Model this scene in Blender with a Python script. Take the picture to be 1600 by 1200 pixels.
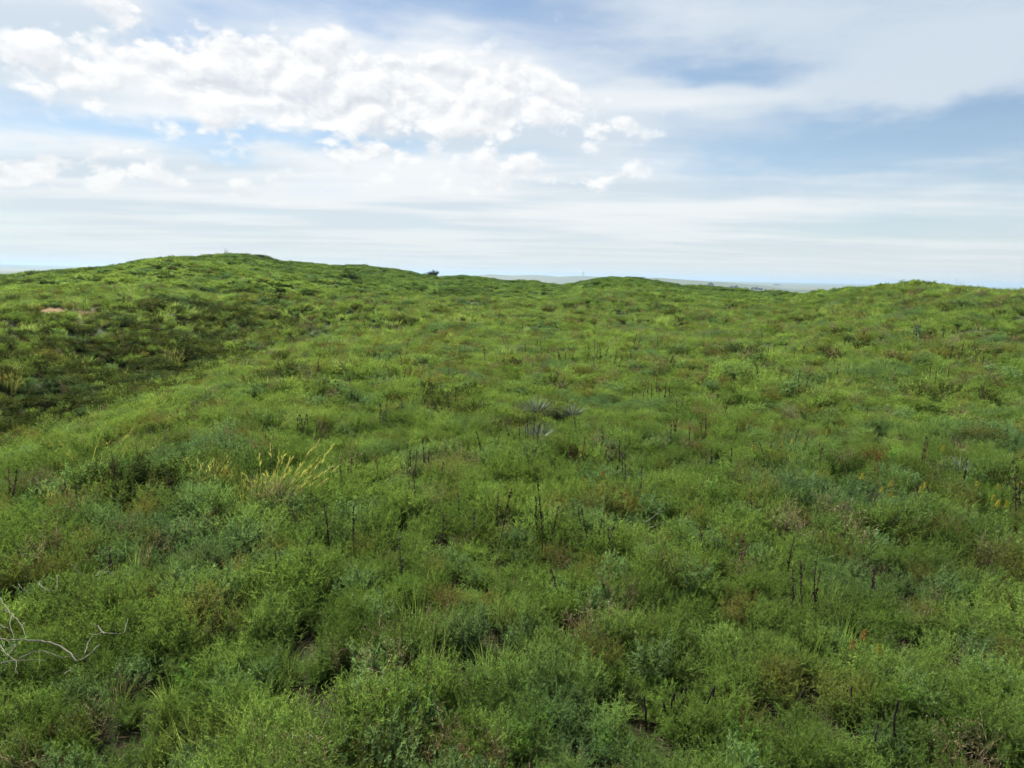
import bpy, math, random
import numpy as np
from mathutils import Matrix, Vector

sc = bpy.context.scene
for o in list(bpy.data.objects):
    bpy.data.objects.remove(o, do_unlink=True)
R = math.radians
COL = sc.collection

# ------------------------------------------------------------------ camera
CAM_Z = 3.2                    # eye above the prairie; the photographer stands on a small rise
FPX = 1121.0                   # focal length in pixels of the 1600 px wide photograph
PITCH, ROLL = R(8.6), R(1.25)
fwd = np.array([0, math.cos(PITCH), -math.sin(PITCH)])
up0 = np.array([0, math.sin(PITCH), math.cos(PITCH)])
rt0 = np.array([1.0, 0, 0])
rt = rt0 * math.cos(ROLL) + up0 * math.sin(ROLL)
up = up0 * math.cos(ROLL) - rt0 * math.sin(ROLL)
cam = bpy.data.cameras.new('camera')
cam.sensor_width = 36.0
cam.lens = 36.0 * FPX / 1600.0
cam.clip_start, cam.clip_end = 0.05, 120000.0
camo = bpy.data.objects.new('camera', cam)
COL.objects.link(camo)
camo.matrix_world = Matrix(((rt[0], up[0], -fwd[0], 0), (rt[1], up[1], -fwd[1], 0),
                            (rt[2], up[2], -fwd[2], CAM_Z), (0, 0, 0, 1)))
sc.camera = camo


def pdir(px, py):
    d = fwd + rt * ((px - 800.0) / FPX) + up * ((600.0 - py) / FPX)
    return d / np.linalg.norm(d)


def azel(px, py):
    d = pdir(px, py)
    return math.atan2(d[0], d[1]), math.asin(d[2])


# ------------------------------------------------------------------ node helper
class NT:
    def __init__(s, tree):
        s.t = tree

    def n(s, kind, **kw):
        nd = s.t.nodes.new(kind)
        for k, v in kw.items():
            setattr(nd, k, v)
        return nd

    def put(s, sock, v):
        if isinstance(v, bpy.types.NodeSocket):
            s.t.links.new(v, sock)
        elif v is not None:
            if isinstance(v, (tuple, list)) and len(v) == 3 and sock.type == 'RGBA':
                v = (*v, 1.0)
            sock.default_value = v

    def m(s, op, a, b=None, c=None, clamp=False):
        nd = s.n('ShaderNodeMath', operation=op, use_clamp=clamp)
        for i, v in enumerate((a, b, c)):
            s.put(nd.inputs[i], v)
        return nd.outputs[0]

    def mix(s, f, a, b, blend='MIX'):
        nd = s.n('ShaderNodeMix', data_type='RGBA', blend_type=blend)
        s.put(nd.inputs[0], f)
        s.put(nd.inputs[6], a)
        s.put(nd.inputs[7], b)
        return nd.outputs[2]

    def noise(s, vec, scale, detail=4, rough=0.55, dist=0.0, dim='3D'):
        nd = s.n('ShaderNodeTexNoise', noise_dimensions=dim)
        s.put(nd.inputs['Vector'], vec)
        nd.inputs['Scale'].default_value = scale
        nd.inputs['Detail'].default_value = detail
        nd.inputs['Roughness'].default_value = rough
        nd.inputs['Distortion'].default_value = dist
        return nd.outputs['Fac']

    def ss(s, v, lo, hi, a=0.0, b=1.0):
        nd = s.n('ShaderNodeMapRange', interpolation_type='SMOOTHSTEP')
        for i, x in enumerate((v, lo, hi, a, b)):
            s.put(nd.inputs[i], x)
        return nd.outputs[0]

    def xyz(s, x, y, z):
        nd = s.n('ShaderNodeCombineXYZ')
        for i, v in enumerate((x, y, z)):
            s.put(nd.inputs[i], v)
        return nd.outputs[0]

    def vmul(s, v, k):
        nd = s.n('ShaderNodeVectorMath', operation='MULTIPLY')
        s.put(nd.inputs[0], v)
        s.put(nd.inputs[1], k)
        return nd.outputs[0]


# ------------------------------------------------------------------ sky and sun
SUN_EL, SUN_AZ = R(47), R(-34)          # sun high in front of the camera, behind the bright cumulus
world = bpy.data.worlds.new('World')
sc.world = world
world.use_nodes = True
wt = world.node_tree
wt.nodes.clear()
W = NT(wt)
sky = W.n('ShaderNodeTexSky', sky_type='NISHITA', sun_disc=False, sun_elevation=SUN_EL,
          sun_rotation=SUN_AZ, altitude=900, air_density=1.0, dust_density=0.25, ozone_density=2.0)
tc = W.n('ShaderNodeTexCoord')
sep = W.n('ShaderNodeSeparateXYZ')
wt.links.new(tc.outputs['Generated'], sep.inputs[0])
dx, dy, dz = sep.outputs
A0 = W.m('MULTIPLY', W.m('ARCTAN2', dx, dy), 57.2958)          # azimuth, degrees from +Y
E0 = W.m('MULTIPLY', W.m('ARCSINE', dz), 57.2958)              # elevation, degrees
EP = W.m('MAXIMUM', E0, 0.0)
# high sheets lie on a flat layer: bands crowd together towards the horizon
inv = W.m('DIVIDE', 1.0, W.m('ADD', W.m('MAXIMUM', dz, 0.0), 0.045))
pl = W.xyz(W.m('MULTIPLY', dx, inv), W.m('MULTIPLY', dy, inv), 0.0)
ang = W.xyz(A0, W.m('MULTIPLY', EP, 1.7), 0.0)
wn1 = W.noise(ang, 0.11, 4, 0.5, 0, '2D')
wn2 = W.noise(W.xyz(W.m('ADD', A0, 131.7), W.m('MULTIPLY', EP, 2.2), 0.0), 0.13, 4, 0.5, 0, '2D')
Aw = W.m('ADD', A0, W.m('MULTIPLY', W.m('SUBTRACT', wn1, 0.5), 11.0))
Ew = W.m('ADD', E0, W.m('MULTIPLY', W.m('SUBTRACT', wn2, 0.5), 4.2))


def blob(px, py, sx, sy, w, A=Aw, E=Ew):
    a, e = azel(px, py)
    sa, se = math.degrees(sx / FPX), math.degrees(sy / FPX)
    u = W.m('MULTIPLY_ADD', A, 1 / sa, -math.degrees(a) / sa)
    v = W.m('MULTIPLY_ADD', E, 1 / se, -math.degrees(e) / se)
    q = W.m('ADD', W.m('MULTIPLY', u, u), W.m('MULTIPLY', v, v))
    return W.m('MULTIPLY', W.m('EXPONENT', W.m('MULTIPLY', q, -1.0)), w)


def total(v, items, **kw):
    for it in items:
        v = W.m('ADD', v, blob(*it, **kw))
    return v


# thin sheet cloud
sheet_n = W.noise(W.vmul(pl, (0.55, 1.0, 1.0)), 0.75, 5, 0.55, 0.3, '2D')
streak_n = W.noise(W.xyz(A0, W.m('MULTIPLY', EP, 4.6), 3.0), 0.062, 6, 0.58, 0.2, '2D')
f = W.m('ADD', W.m('MULTIPLY', W.m('SUBTRACT', sheet_n, 0.5), 1.15), W.m('MULTIPLY', W.m('SUBTRACT', streak_n, 0.5), 1.1))
f = W.m('ADD', f, 0.69)
f = total(f, [(680, 15, 330, 60, -0.75), (1110, 112, 170, 34, -0.62), (1500, 205, 260, 46, -0.85),
              (430, 220, 330, 22, -0.95), (1480, 335, 200, 42, -0.42), (1180, 292, 160, 16, -0.30),
              (10, 180, 140, 40, -0.22), (560, 300, 160, 12, -0.4), (1240, 260, 180, 12, -0.35), (330, 55, 80, 40, -0.3), (1100, 190, 150, 22, -0.3),
              (1340, 138, 240, 32, 0.8), (1130, 35, 260, 40, 0.35), (1500, 50, 200, 50, 0.35),
              (860, 190, 260, 40, 0.40), (830, 300, 330, 34, 0.30), (230, 275, 190, 26, 0.35),
              (60, 60, 130, 60, 0.30), (400, 150, 520, 80, 0.46), (930, 215, 230, 50, 0.3), (850, 330, 600, 36, 0.3)])
sheet = W.ss(f, -0.08, 1.0, 0.18, 1.0)
# crisp cumulus tops, lit from above
cn_v = W.xyz(A0, W.m('MULTIPLY', EP, 1.55), 7.3)
cn_w = W.xyz(W.m('ADD', A0, -0.35), W.m('MULTIPLY', W.m('ADD', EP, 0.55), 1.55), 7.3)


def billow(vec, detail):
    vn = W.n('ShaderNodeTexNoise', noise_dimensions='2D', noise_type='RIDGED_MULTIFRACTAL', normalize=False)
    W.put(vn.inputs['Vector'], vec)
    for k_, v_ in (('Scale', 0.26), ('Detail', detail), ('Roughness', 0.55), ('Lacunarity', 2.2), ('Offset', 0.95), ('Gain', 1.6)):
        vn.inputs[k_].default_value = v_
    puff = W.m('SUBTRACT', 0.75, W.m('MULTIPLY', vn.outputs['Fac'], 0.5))
    return W.m('ADD', W.m('MULTIPLY', W.m('SUBTRACT', W.noise(vec, 0.20, detail, 0.6, 0, '2D'), 0.5), 1.1), W.m('MULTIPLY', puff, 0.55))


cn = billow(cn_v, 6.0)
cn_up = billow(cn_w, 5.0)
fc = W.m('MULTIPLY', cn, 2.0)
fc = W.m('ADD', fc, -1.42)
fc = total(fc, [(330, 128, 260, 84, 1.55), (650, 145, 250, 66, 1.5), (800, 135, 90, 46, 0.7), (30, 255, 70, 34, 1.0),
                (230, 275, 200, 26, 1.0), (90, 45, 80, 50, 0.6), (620, 255, 90, 20, 0.95), (790, 280, 220, 26, 0.95), (1000, 262, 200, 24, 0.85), (400, 310, 220, 16, 0.8), (930, 200, 190, 30, 0.85)])
cum = W.ss(fc, -0.16, 0.44)
relief = W.m('MULTIPLY', W.m('SUBTRACT', cn, cn_up), 1.85)
lit = W.m('ADD', W.m('MULTIPLY', relief, 1.0), 0.66, clamp=True)
core = W.ss(fc, 0.15, 1.1)
lit = W.m('SUBTRACT', lit, W.m('MULTIPLY', core, 0.12), clamp=True)
cumcol = W.mix(lit, (0.70, 0.745, 0.81), (1.04, 1.04, 1.03))
sheetcol = W.mix(W.ss(W.noise(W.vmul(pl, (0.4, 0.9, 1)), 0.9, 3, 0.5, 0, '2D'), 0.35, 0.65), (0.655, 0.745, 0.83), (0.95, 0.965, 0.97))
# base blue from the sky model, then cloud over it; the air thickens to white low down
bg_sky = W.n('ShaderNodeBackground')
skyc = W.mix(1.0, sky.outputs[0], (0.60, 0.685, 0.705), 'MULTIPLY')
wt.links.new(skyc, bg_sky.inputs[0])
bg_sky.inputs[1].default_value = 0.05
bg_sheet = W.n('ShaderNodeBackground')
wt.links.new(sheetcol, bg_sheet.inputs[0])
bg_sheet.inputs[1].default_value = 0.335
bg_cum = W.n('ShaderNodeBackground')
wt.links.new(cumcol, bg_cum.inputs[0])
bg_cum.inputs[1].default_value = 0.335
bg_low = W.n('ShaderNodeBackground')
bg_low.inputs[0].default_value = (0.77, 0.805, 0.795, 1)
bg_low.inputs[1].default_value = 0.318


def mixsh(nt, fac, a, b):
    nd = nt.n('ShaderNodeMixShader')
    nt.put(nd.inputs[0], fac)
    nt.t.links.new(a, nd.inputs[1])
    nt.t.links.new(b, nd.inputs[2])
    return nd.outputs[0]


s1 = mixsh(W, W.m('MULTIPLY', sheet, 0.93), bg_sky.outputs[0], bg_sheet.outputs[0])
s2 = mixsh(W, cum, s1, bg_cum.outputs[0])
lowf = W.m('EXPONENT', W.m('MULTIPLY', EP, -0.22))
s3 = mixsh(W, W.m('MULTIPLY', lowf, 0.93), s2, bg_low.outputs[0])
wo = W.n('ShaderNodeOutputWorld')
wt.links.new(s3, wo.inputs[0])
world.cycles.sampling_method = 'MANUAL'
world.cycles.sample_map_resolution = 512

sun = bpy.data.lights.new('sun', 'SUN')
sun.energy = 5.0
sun.angle = R(12)
sun.color = (1.0, 0.95, 0.86)
suno = bpy.data.objects.new('sun', sun)
COL.objects.link(suno)
sdir = Vector((math.sin(SUN_AZ) * math.cos(SUN_EL), math.cos(SUN_AZ) * math.cos(SUN_EL), math.sin(SUN_EL)))
suno.rotation_euler = (-sdir).to_track_quat('-Z', 'Y').to_euler()
suno.location = (-20, 30, 60)

sc.view_settings.view_transform = 'Standard'
sc.view_settings.look = 'None'
sc.view_settings.exposure = 1.62
sc.view_settings.gamma = 1.0
sc.view_settings.use_curve_mapping = False
sc.render.engine = 'CYCLES'
sc.cycles.max_bounces = 5
sc.cycles.diffuse_bounces = 3
sc.cycles.use_light_tree = False
sc.cycles.adaptive_threshold = 0.02
sc.cycles.transmission_bounces = 4
sc.cycles.volume_bounces = 1
sc.cycles.caustics_reflective = sc.cycles.caustics_refractive = False

# ------------------------------------------------------------------ numpy noise
_rng = np.random.RandomState(11)
_perm = np.tile(_rng.permutation(512), 3)
_ga = _rng.rand(512) * 2 * np.pi


def gnoise(x, y, seed=0):
    xi, yi = np.floor(x).astype(np.int64), np.floor(y).astype(np.int64)
    xf, yf = x - xi, y - yi
    u, v = xf * xf * xf * (xf * (xf * 6 - 15) + 10), yf * yf * yf * (yf * (yf * 6 - 15) + 10)

    def g(ix, iy, fx, fy):
        a = _ga[_perm[_perm[(ix + seed * 37) & 511] + (iy & 511)] & 511]
        return np.cos(a) * fx + np.sin(a) * fy
    n00, n10 = g(xi, yi, xf, yf), g(xi + 1, yi, xf - 1, yf)
    n01, n11 = g(xi, yi + 1, xf, yf - 1), g(xi + 1, yi + 1, xf - 1, yf - 1)
    return ((n00 * (1 - u) + n10 * u) * (1 - v) + (n01 * (1 - u) + n11 * u) * v) * 1.5


def sstep(x, a, b):
    t = np.clip((x - a) / (b - a), 0, 1)
    return t * t * (3 - 2 * t)


# ------------------------------------------------------------------ terrain shape
# skyline of the near hills: (pixel x, pixel y, distance of the crest in metres)
SKY = [(-250, 440, 95), (-100, 434, 100), (0, 430, 105), (60, 427, 105), (110, 422, 105), (150, 417, 105), (180, 414, 105), (205, 408, 104),
       (230, 404, 104), (270, 401, 106), (300, 402, 112), (320, 399, 128), (350, 396.5, 138), (385, 396, 140),
       (410, 398, 140), (440, 405, 140), (480, 409, 142), (540, 413, 146), (600, 419, 150), (640, 423, 154),
       (665, 428, 158), (680, 430.5, 160), (720, 429, 168), (740, 430, 170), (770, 434, 170), (830, 440, 165),
       (870, 445, 155), (900, 441, 140), (930, 435, 135), (955, 432, 133), (985, 433, 132), (1010, 437, 130),
       (1040, 443, 125), (1070, 450, 118), (1100, 453, 112), (1150, 455, 105), (1200, 455.5, 98), (1260, 455, 85),
       (1300, 451, 76), (1340, 447, 70), (1380, 443.5, 66), (1420, 441.5, 64), (1460, 442, 63), (1500, 444, 62),
       (1550, 447, 62), (1600, 450, 62), (1700, 458, 62), (1850, 466, 62)]
_sa = np.array([azel(a, b)[0] for a, b, _ in SKY])
_se = np.array([azel(a, b)[1] for a, b, _ in SKY])
_sd = np.array([c for _, _, c in SKY], float)
# far ridges on the plain: distance, width, pixel tops
FAR = [(4300., 700., [(690, 436), (735, 431.0), (765, 428.6), (800, 431), (830, 429.8), (852, 431), (872, 433), (892, 432), (911, 431.3), (935, 432.5), (970, 438), (1010, 444)]),
       (2900., 500., [(970, 446), (1000, 437), (1022, 434.6), (1050, 436.5), (1100, 439.5), (1160, 443.5), (1220, 448)]),
       (9500., 900., [(-300, 410), (0, 413.5), (60, 414.2), (160, 417), (420, 424), (900, 434.5), (1100, 439.5), (1200, 441.3), (1400, 445.5), (1600, 450), (1900, 457)])]
_fr = [(r, w, np.array([azel(a, b)[0] for a, b in t]), np.array([azel(a, b)[1] for a, b in t])) for r, w, t in FAR]
PLAIN = -25.0


def terrain(x, y):
    x, y = np.asarray(x, float), np.asarray(y, float)
    r = np.hypot(x, y) + 1e-9
    az = np.arctan2(x, y)
    D = np.interp(az, _sa, _sd)
    el = np.interp(az, _sa, _se)
    zc = CAM_Z + D * np.tan(el) - 0.42 - 0.0022 * D
    # behind the camera the prairie simply rolls on
    back = sstep(np.abs(az), R(50), R(75))
    zc = zc * (1 - back) + 0.6 * back
    t = np.clip((r - 20) / (D - 20), 0, 1)
    z = zc * (0.35 * t + 0.65 * t * t * (3 - 2 * t))
    drop = np.clip((r - D) / 380.0, 0, 1)
    z = np.where(r > D, zc + (PLAIN - zc) * drop * drop * (3 - 2 * drop), z)
    # rise under the photographer
    z = z + 1.5 * (1 - sstep(r, 0.4, 4.6))
    # gully on the left: swale that runs from beyond the left edge towards the hill's foot
    near = 1 - sstep(r, 160, 300)
    ax, ay, bx, by = -17.4, 12.0, -15.2, 38.0
    tt = ((x - ax) * (bx - ax) + (y - ay) * (by - ay)) / ((bx - ax) ** 2 + (by - ay) ** 2)
    ts = np.clip(tt, -0.6, 1.0)
    dd = np.hypot(x - ax - ts * (bx - ax), y - ay - ts * (by - ay))
    z = z - near * (3.3 - 1.5 * np.clip(ts, 0, 1) ** 2) * np.exp(-(dd / 5.6) ** 2)
    # secondary swells on the slopes
    amp = sstep(r, 14, 60) * near
    z = z + amp * (0.95 * gnoise(x / 24, y / 24, 3) + 0.50 * gnoise(x / 10, y / 10, 4)) * (1 - 0.55 * np.exp(-((r - D) / 14) ** 2))
    z = z + near * ((0.13 + 0.13 * sstep(r, 9, 20)) * gnoise(x / 4.4, y / 3.4, 5) + 0.08 * gnoise(x / 1.5, y / 1.5, 6))
    # the plain
    far = sstep(r, 400, 900)
    z = z + far * (4.0 * gnoise(x / 900, y / 900, 7) + 2.0 * gnoise(x / 320, y / 320, 8))
    for (fr, fw, fa, fe) in _fr:
        top = CAM_Z + fr * np.tan(np.interp(az, fa, fe))
        inside = sstep(az, fa[0] - 0.02, fa[0] + 0.03) * (1 - sstep(az, fa[-1] - 0.03, fa[-1] + 0.02))
        z = z + np.maximum(top - PLAIN, 0) * inside * np.exp(-((r - fr) / fw) ** 2)
    return z


def ground_at(px, py, rmin=2.5, rmax=170.0, lift=0.0):
    """where the ray of a photo pixel first meets the ground"""
    d = pdir(px, py)
    rr = np.concatenate([np.arange(rmin, 40, 0.05), np.arange(40, rmax, 0.25)])
    hor = math.hypot(d[0], d[1])
    p = d[None, :] * (rr / hor)[:, None]
    hit = (p[:, 2] + CAM_Z) <= terrain(p[:, 0], p[:, 1]) + lift
    k = int(np.argmax(hit)) if hit.any() else len(rr) - 1
    return p[k, 0], p[k, 1], float(terrain(p[k, 0], p[k, 1]))


def on_ground(px, dist):
    a = azel(px, 440)[0]
    x, y = dist * math.sin(a), dist * math.cos(a)
    return x, y, float(terrain(x, y))


def tag(o, label=None, cat=None, group=None, kind=None):
    for k, v in (('label', label), ('category', cat), ('group', group), ('kind', kind)):
        if v:
            o[k] = v
    return o


def empty(name, loc, rz=0.0, scale=1.0):
    o = bpy.data.objects.new(name, None)
    o.location = loc
    o.rotation_euler = (0, 0, rz)
    o.scale = scale if isinstance(scale, (tuple, list)) else (scale,) * 3
    o.empty_display_size = 0.2
    COL.objects.link(o)
    return o


def child(name, mesh, parent):
    o = bpy.data.objects.new(name, mesh)
    o.parent = parent
    COL.objects.link(o)
    return o


# ------------------------------------------------------------------ materials
def new_mat(name):
    m = bpy.data.materials.new(name)
    m.use_nodes = True
    m.node_tree.nodes.clear()
    return m, NT(m.node_tree)


def leaf_mat(name, c1, c2, c3, trans=0.42, varied=0.35, gloss=0.0, patch=True, red=None):
    """thin leaves: diffuse and translucent, hue drifting over the prairie and from leaf to leaf"""
    m, N = new_mat(name)
    geo = N.n('ShaderNodeNewGeometry')
    pos = geo.outputs['Position']
    info = N.n('ShaderNodeObjectInfo')
    at = N.n('ShaderNodeAttribute', attribute_name='var')
    if patch:
        n1 = N.noise(pos, 0.16, 3, 0.55)
        n2 = N.noise(N.vmul(pos, (1, 1, 0.2)), 0.9, 3, 0.5)
        f1 = N.m('ADD', N.m('ADD', N.m('MULTIPLY', n1, 1.5), N.m('MULTIPLY', n2, 0.9)),
                 N.m('MULTIPLY_ADD', info.outputs['Random'], 0.7, -1.15))
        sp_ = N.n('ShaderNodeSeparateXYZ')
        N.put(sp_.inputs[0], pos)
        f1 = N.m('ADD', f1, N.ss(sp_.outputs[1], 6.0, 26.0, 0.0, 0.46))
        f1 = N.m('SUBTRACT', f1, N.ss(sp_.outputs[1], 40.0, 100.0, 0.0, 0.64), clamp=True)   # light painted into leaf colour by distance: middle ground brighter, near and hills darker
        n3 = N.noise(N.vmul(pos, (1, 1, 0.1)), 0.33, 2, 0.5)
        f2 = N.m('ADD', N.ss(n3, 0.50, 0.70), N.m('MULTIPLY_ADD', info.outputs['Random'], 0.5, -0.25), clamp=True)
    else:
        f1 = info.outputs['Random']
        f2 = at.outputs['Fac']
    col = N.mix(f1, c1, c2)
    col = N.mix(N.m('MULTIPLY', f2, 0.8), col, c3)
    if red is not None:
        n4 = N.noise(N.vmul(pos, (1, 1, 0.1)), 0.62, 2, 0.4)
        col = N.mix(N.m('MULTIPLY', N.ss(n4, 0.62, 0.74), 0.5), col, red)
    val = N.m('MULTIPLY_ADD', at.outputs['Fac'], 2 * varied, 1.0 - varied)
    rnd2 = N.m('FRACT', N.m('MULTIPLY', info.outputs['Random'], 17.31))
    val = N.m('MULTIPLY', val, N.m('MULTIPLY_ADD', rnd2, 0.62, 0.66))
    col = N.mix(1.0, col, N.xyz(val, val, val), 'MULTIPLY')
    df = N.n('ShaderNodeBsdfDiffuse')
    N.put(df.inputs[0], col)
    tr = N.n('ShaderNodeBsdfTranslucent')
    N.put(tr.inputs[0], N.mix(1.0, col, (1.25, 1.15, 0.7), 'MULTIPLY'))
    sh = mixsh(N, trans, df.outputs[0], tr.outputs[0])
    gl = N.n('ShaderNodeBsdfGlossy')
    gl.inputs['Roughness'].default_value = 0.6
    sh = mixsh(N, gloss, sh, gl.outputs[0])
    out = N.n('ShaderNodeOutputMaterial')
    m.node_tree.links.new(sh, out.inputs[0])
    return m


def plain_mat(name, c1, c2, scale=20.0, rough=0.85, bump=0.0):
    m, N = new_mat(name)
    tcn = N.n('ShaderNodeTexCoord')
    info = N.n('ShaderNodeObjectInfo')
    nz = N.noise(tcn.outputs['Object'], scale, 5, 0.6)
    f1 = N.m('ADD', nz, N.m('MULTIPLY_ADD', info.outputs['Random'], 0.5, -0.25), clamp=True)
    b = N.n('ShaderNodeBsdfPrincipled')
    N.put(b.inputs['Base Color'], N.mix(f1, c1, c2))
    b.inputs['Roughness'].default_value = rough
    b.inputs['Specular IOR Level'].default_value = 0.25
    if bump:
        bp = N.n('ShaderNodeBump')
        bp.inputs['Strength'].default_value = bump
        bp.inputs['Distance'].default_value = 0.01
        N.put(bp.inputs['Height'], nz)
        m.node_tree.links.new(bp.outputs[0], b.inputs['Normal'])
    out = N.n('ShaderNodeOutputMaterial')
    m.node_tree.links.new(b.outputs[0], out.inputs[0])
    return m


M = {}
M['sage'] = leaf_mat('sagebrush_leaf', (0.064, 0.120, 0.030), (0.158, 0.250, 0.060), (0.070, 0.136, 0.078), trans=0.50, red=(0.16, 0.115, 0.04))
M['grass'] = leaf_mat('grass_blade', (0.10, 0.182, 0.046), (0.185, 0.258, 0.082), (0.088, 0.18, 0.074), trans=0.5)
M['fresh'] = leaf_mat('fresh_weed_leaf', (0.10, 0.21, 0.03), (0.13, 0.24, 0.05), (0.10, 0.22, 0.07), patch=False)
M['bluegreen'] = leaf_mat('bluegreen_leaf', (0.08, 0.17, 0.07), (0.10, 0.19, 0.09), (0.13, 0.22, 0.10), patch=False)
M['yucca'] = leaf_mat('yucca_blade', (0.12, 0.17, 0.13), (0.145, 0.19, 0.145), (0.20, 0.24, 0.185), trans=0.12, patch=False, gloss=0.03)
M['straw'] = leaf_mat('pale_grass', (0.22, 0.235, 0.075), (0.27, 0.27, 0.10), (0.18, 0.21, 0.06), trans=0.35, patch=False)
M['rust'] = leaf_mat('rust_weed', (0.10, 0.075, 0.025), (0.15, 0.08, 0.03), (0.09, 0.10, 0.03), patch=False)
M['juniper'] = leaf_mat('dark_shrub_leaf', (0.022, 0.045, 0.016), (0.030, 0.055, 0.020), (0.040, 0.065, 0.026), trans=0.2, patch=False)
M['greyleaf'] = leaf_mat('grey_shrub_leaf', (0.075, 0.105, 0.05), (0.095, 0.12, 0.065), (0.12, 0.13, 0.07), trans=0.25, patch=False)
M['treeleaf'] = leaf_mat('far_tree_leaf', (0.030, 0.050, 0.020), (0.035, 0.060, 0.022), (0.045, 0.065, 0.03), trans=0.2, patch=False)
M['yellow'] = leaf_mat('yellow_flower', (0.25, 0.24, 0.03), (0.28, 0.26, 0.035), (0.20, 0.22, 0.04), trans=0.3, patch=False)
M['paleflower'] = leaf_mat('pale_flower', (0.20, 0.24, 0.05), (0.24, 0.26, 0.07), (0.18, 0.22, 0.06), trans=0.3, patch=False)
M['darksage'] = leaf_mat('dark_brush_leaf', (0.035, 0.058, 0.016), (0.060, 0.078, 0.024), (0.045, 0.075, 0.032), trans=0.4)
M['litter'] = leaf_mat('dry_litter', (0.035, 0.028, 0.018), (0.06, 0.047, 0.03), (0.09, 0.075, 0.05), trans=0.1, patch=False)
M['pale'] = leaf_mat('pale_leaf', (0.095, 0.165, 0.066), (0.125, 0.19, 0.08), (0.11, 0.20, 0.085), patch=False)
M['olive'] = leaf_mat('olive_leaf', (0.115, 0.125, 0.035), (0.155, 0.155, 0.05), (0.11, 0.14, 0.04), patch=False)
M['dry'] = leaf_mat('dry_stem', (0.12, 0.095, 0.055), (0.19, 0.16, 0.095), (0.25, 0.22, 0.14), trans=0.2, patch=False)
M['orange'] = leaf_mat('faded_flower', (0.17, 0.11, 0.03), (0.20, 0.13, 0.035), (0.14, 0.095, 0.035), trans=0.2, patch=False)
M['bark'] = plain_mat('shrub_stem', (0.050, 0.038, 0.024), (0.10, 0.080, 0.050))
M['stalk'] = plain_mat('dark_stalk', (0.022, 0.016, 0.012), (0.055, 0.032, 0.022))
M['redstalk'] = plain_mat('red_stalk', (0.085, 0.030, 0.020), (0.12, 0.055, 0.035))
M['greenstalk'] = plain_mat('green_stalk', (0.035, 0.060, 0.016), (0.055, 0.080, 0.022))
M['deadwood'] = plain_mat('bleached_wood', (0.08, 0.072, 0.062), (0.16, 0.148, 0.13), 30, bump=0.4)
M['char'] = plain_mat('charred_wood', (0.010, 0.008, 0.007), (0.03, 0.022, 0.018), 40, bump=0.4)
M['trunk'] = plain_mat('tree_bark', (0.05, 0.04, 0.03), (0.09, 0.075, 0.06))
M['steel'] = plain_mat('tower_steel', (0.22, 0.23, 0.24), (0.30, 0.31, 0.32), 5, 0.5)
M['whitepaint'] = plain_mat('white_paint', (0.72, 0.72, 0.70), (0.80, 0.80, 0.78), 2)
M['roofmetal'] = plain_mat('roof_metal', (0.30, 0.31, 0.32), (0.40, 0.41, 0.42), 2, 0.5)

# ground: litter and soil under the plants, sand where it is bare, pasture and fields far out
gm, N = new_mat('prairie_ground')
geo = N.n('ShaderNodeNewGeometry')
pos = geo.outputs['Position']
sandat = N.n('ShaderNodeAttribute', attribute_name='sand')
faratt = N.n('ShaderNodeAttribute', attribute_name='plain')
n_a = N.noise(pos, 3.0, 6, 0.65)
n_b = N.noise(pos, 0.35, 4, 0.55)
soil = N.mix(N.ss(N.noise(pos, 45.0, 6, 0.75), 0.3, 0.7), N.mix(n_a, (0.008, 0.007, 0.004), (0.020, 0.017, 0.010)), (0.034, 0.028, 0.017))
green = N.mix(N.noise(pos, 9.0, 5, 0.7), (0.018, 0.032, 0.009), (0.036, 0.052, 0.015))
near_c = N.mix(N.ss(n_b, 0.36, 0.56, 0.25, 0.9), soil, green)
sandc = N.mix(N.noise(pos, 6.0, 5, 0.6), (0.11, 0.074, 0.030), (0.15, 0.104, 0.046))
near_c = N.mix(sandat.outputs['Fac'], near_c, sandc)
# fields in long strips on the plain
fld = N.n('ShaderNodeTexVoronoi', voronoi_dimensions='2D', feature='F1')
N.put(fld.inputs['Vector'], N.vmul(pos, (1 / 900.0, 1 / 1500.0, 1)))
fld.inputs['Scale'].default_value = 1.0
fldr = N.n('ShaderNodeSeparateColor')
m_ = gm.node_tree
m_.links.new(fld.outputs['Color'], fldr.inputs[0])
past = N.mix(N.noise(pos, 0.004, 5, 0.6), (0.036, 0.060, 0.026), (0.080, 0.092, 0.046))
crop = N.mix(fldr.outputs[1], (0.028, 0.052, 0.026), (0.13, 0.122, 0.085))
far_c = N.mix(N.ss(fldr.outputs[0], 0.45, 0.55), past, crop)
allc = N.mix(faratt.outputs['Fac'], near_c, far_c)
b = N.n('ShaderNodeBsdfPrincipled')
N.put(b.inputs['Base Color'], allc)
b.inputs['Roughness'].default_value = 0.95
b.inputs['Specular IOR Level'].default_value = 0.1
bp = N.n('ShaderNodeBump')
bp.inputs['Strength'].default_value = 0.5
bp.inputs['Distance'].default_value = 0.05
N.put(bp.inputs['Height'], n_a)
m_.links.new(bp.outputs[0], b.inputs['Normal'])
out = N.n('ShaderNodeOutputMaterial')
m_.links.new(b.outputs[0], out.inputs[0])

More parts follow.
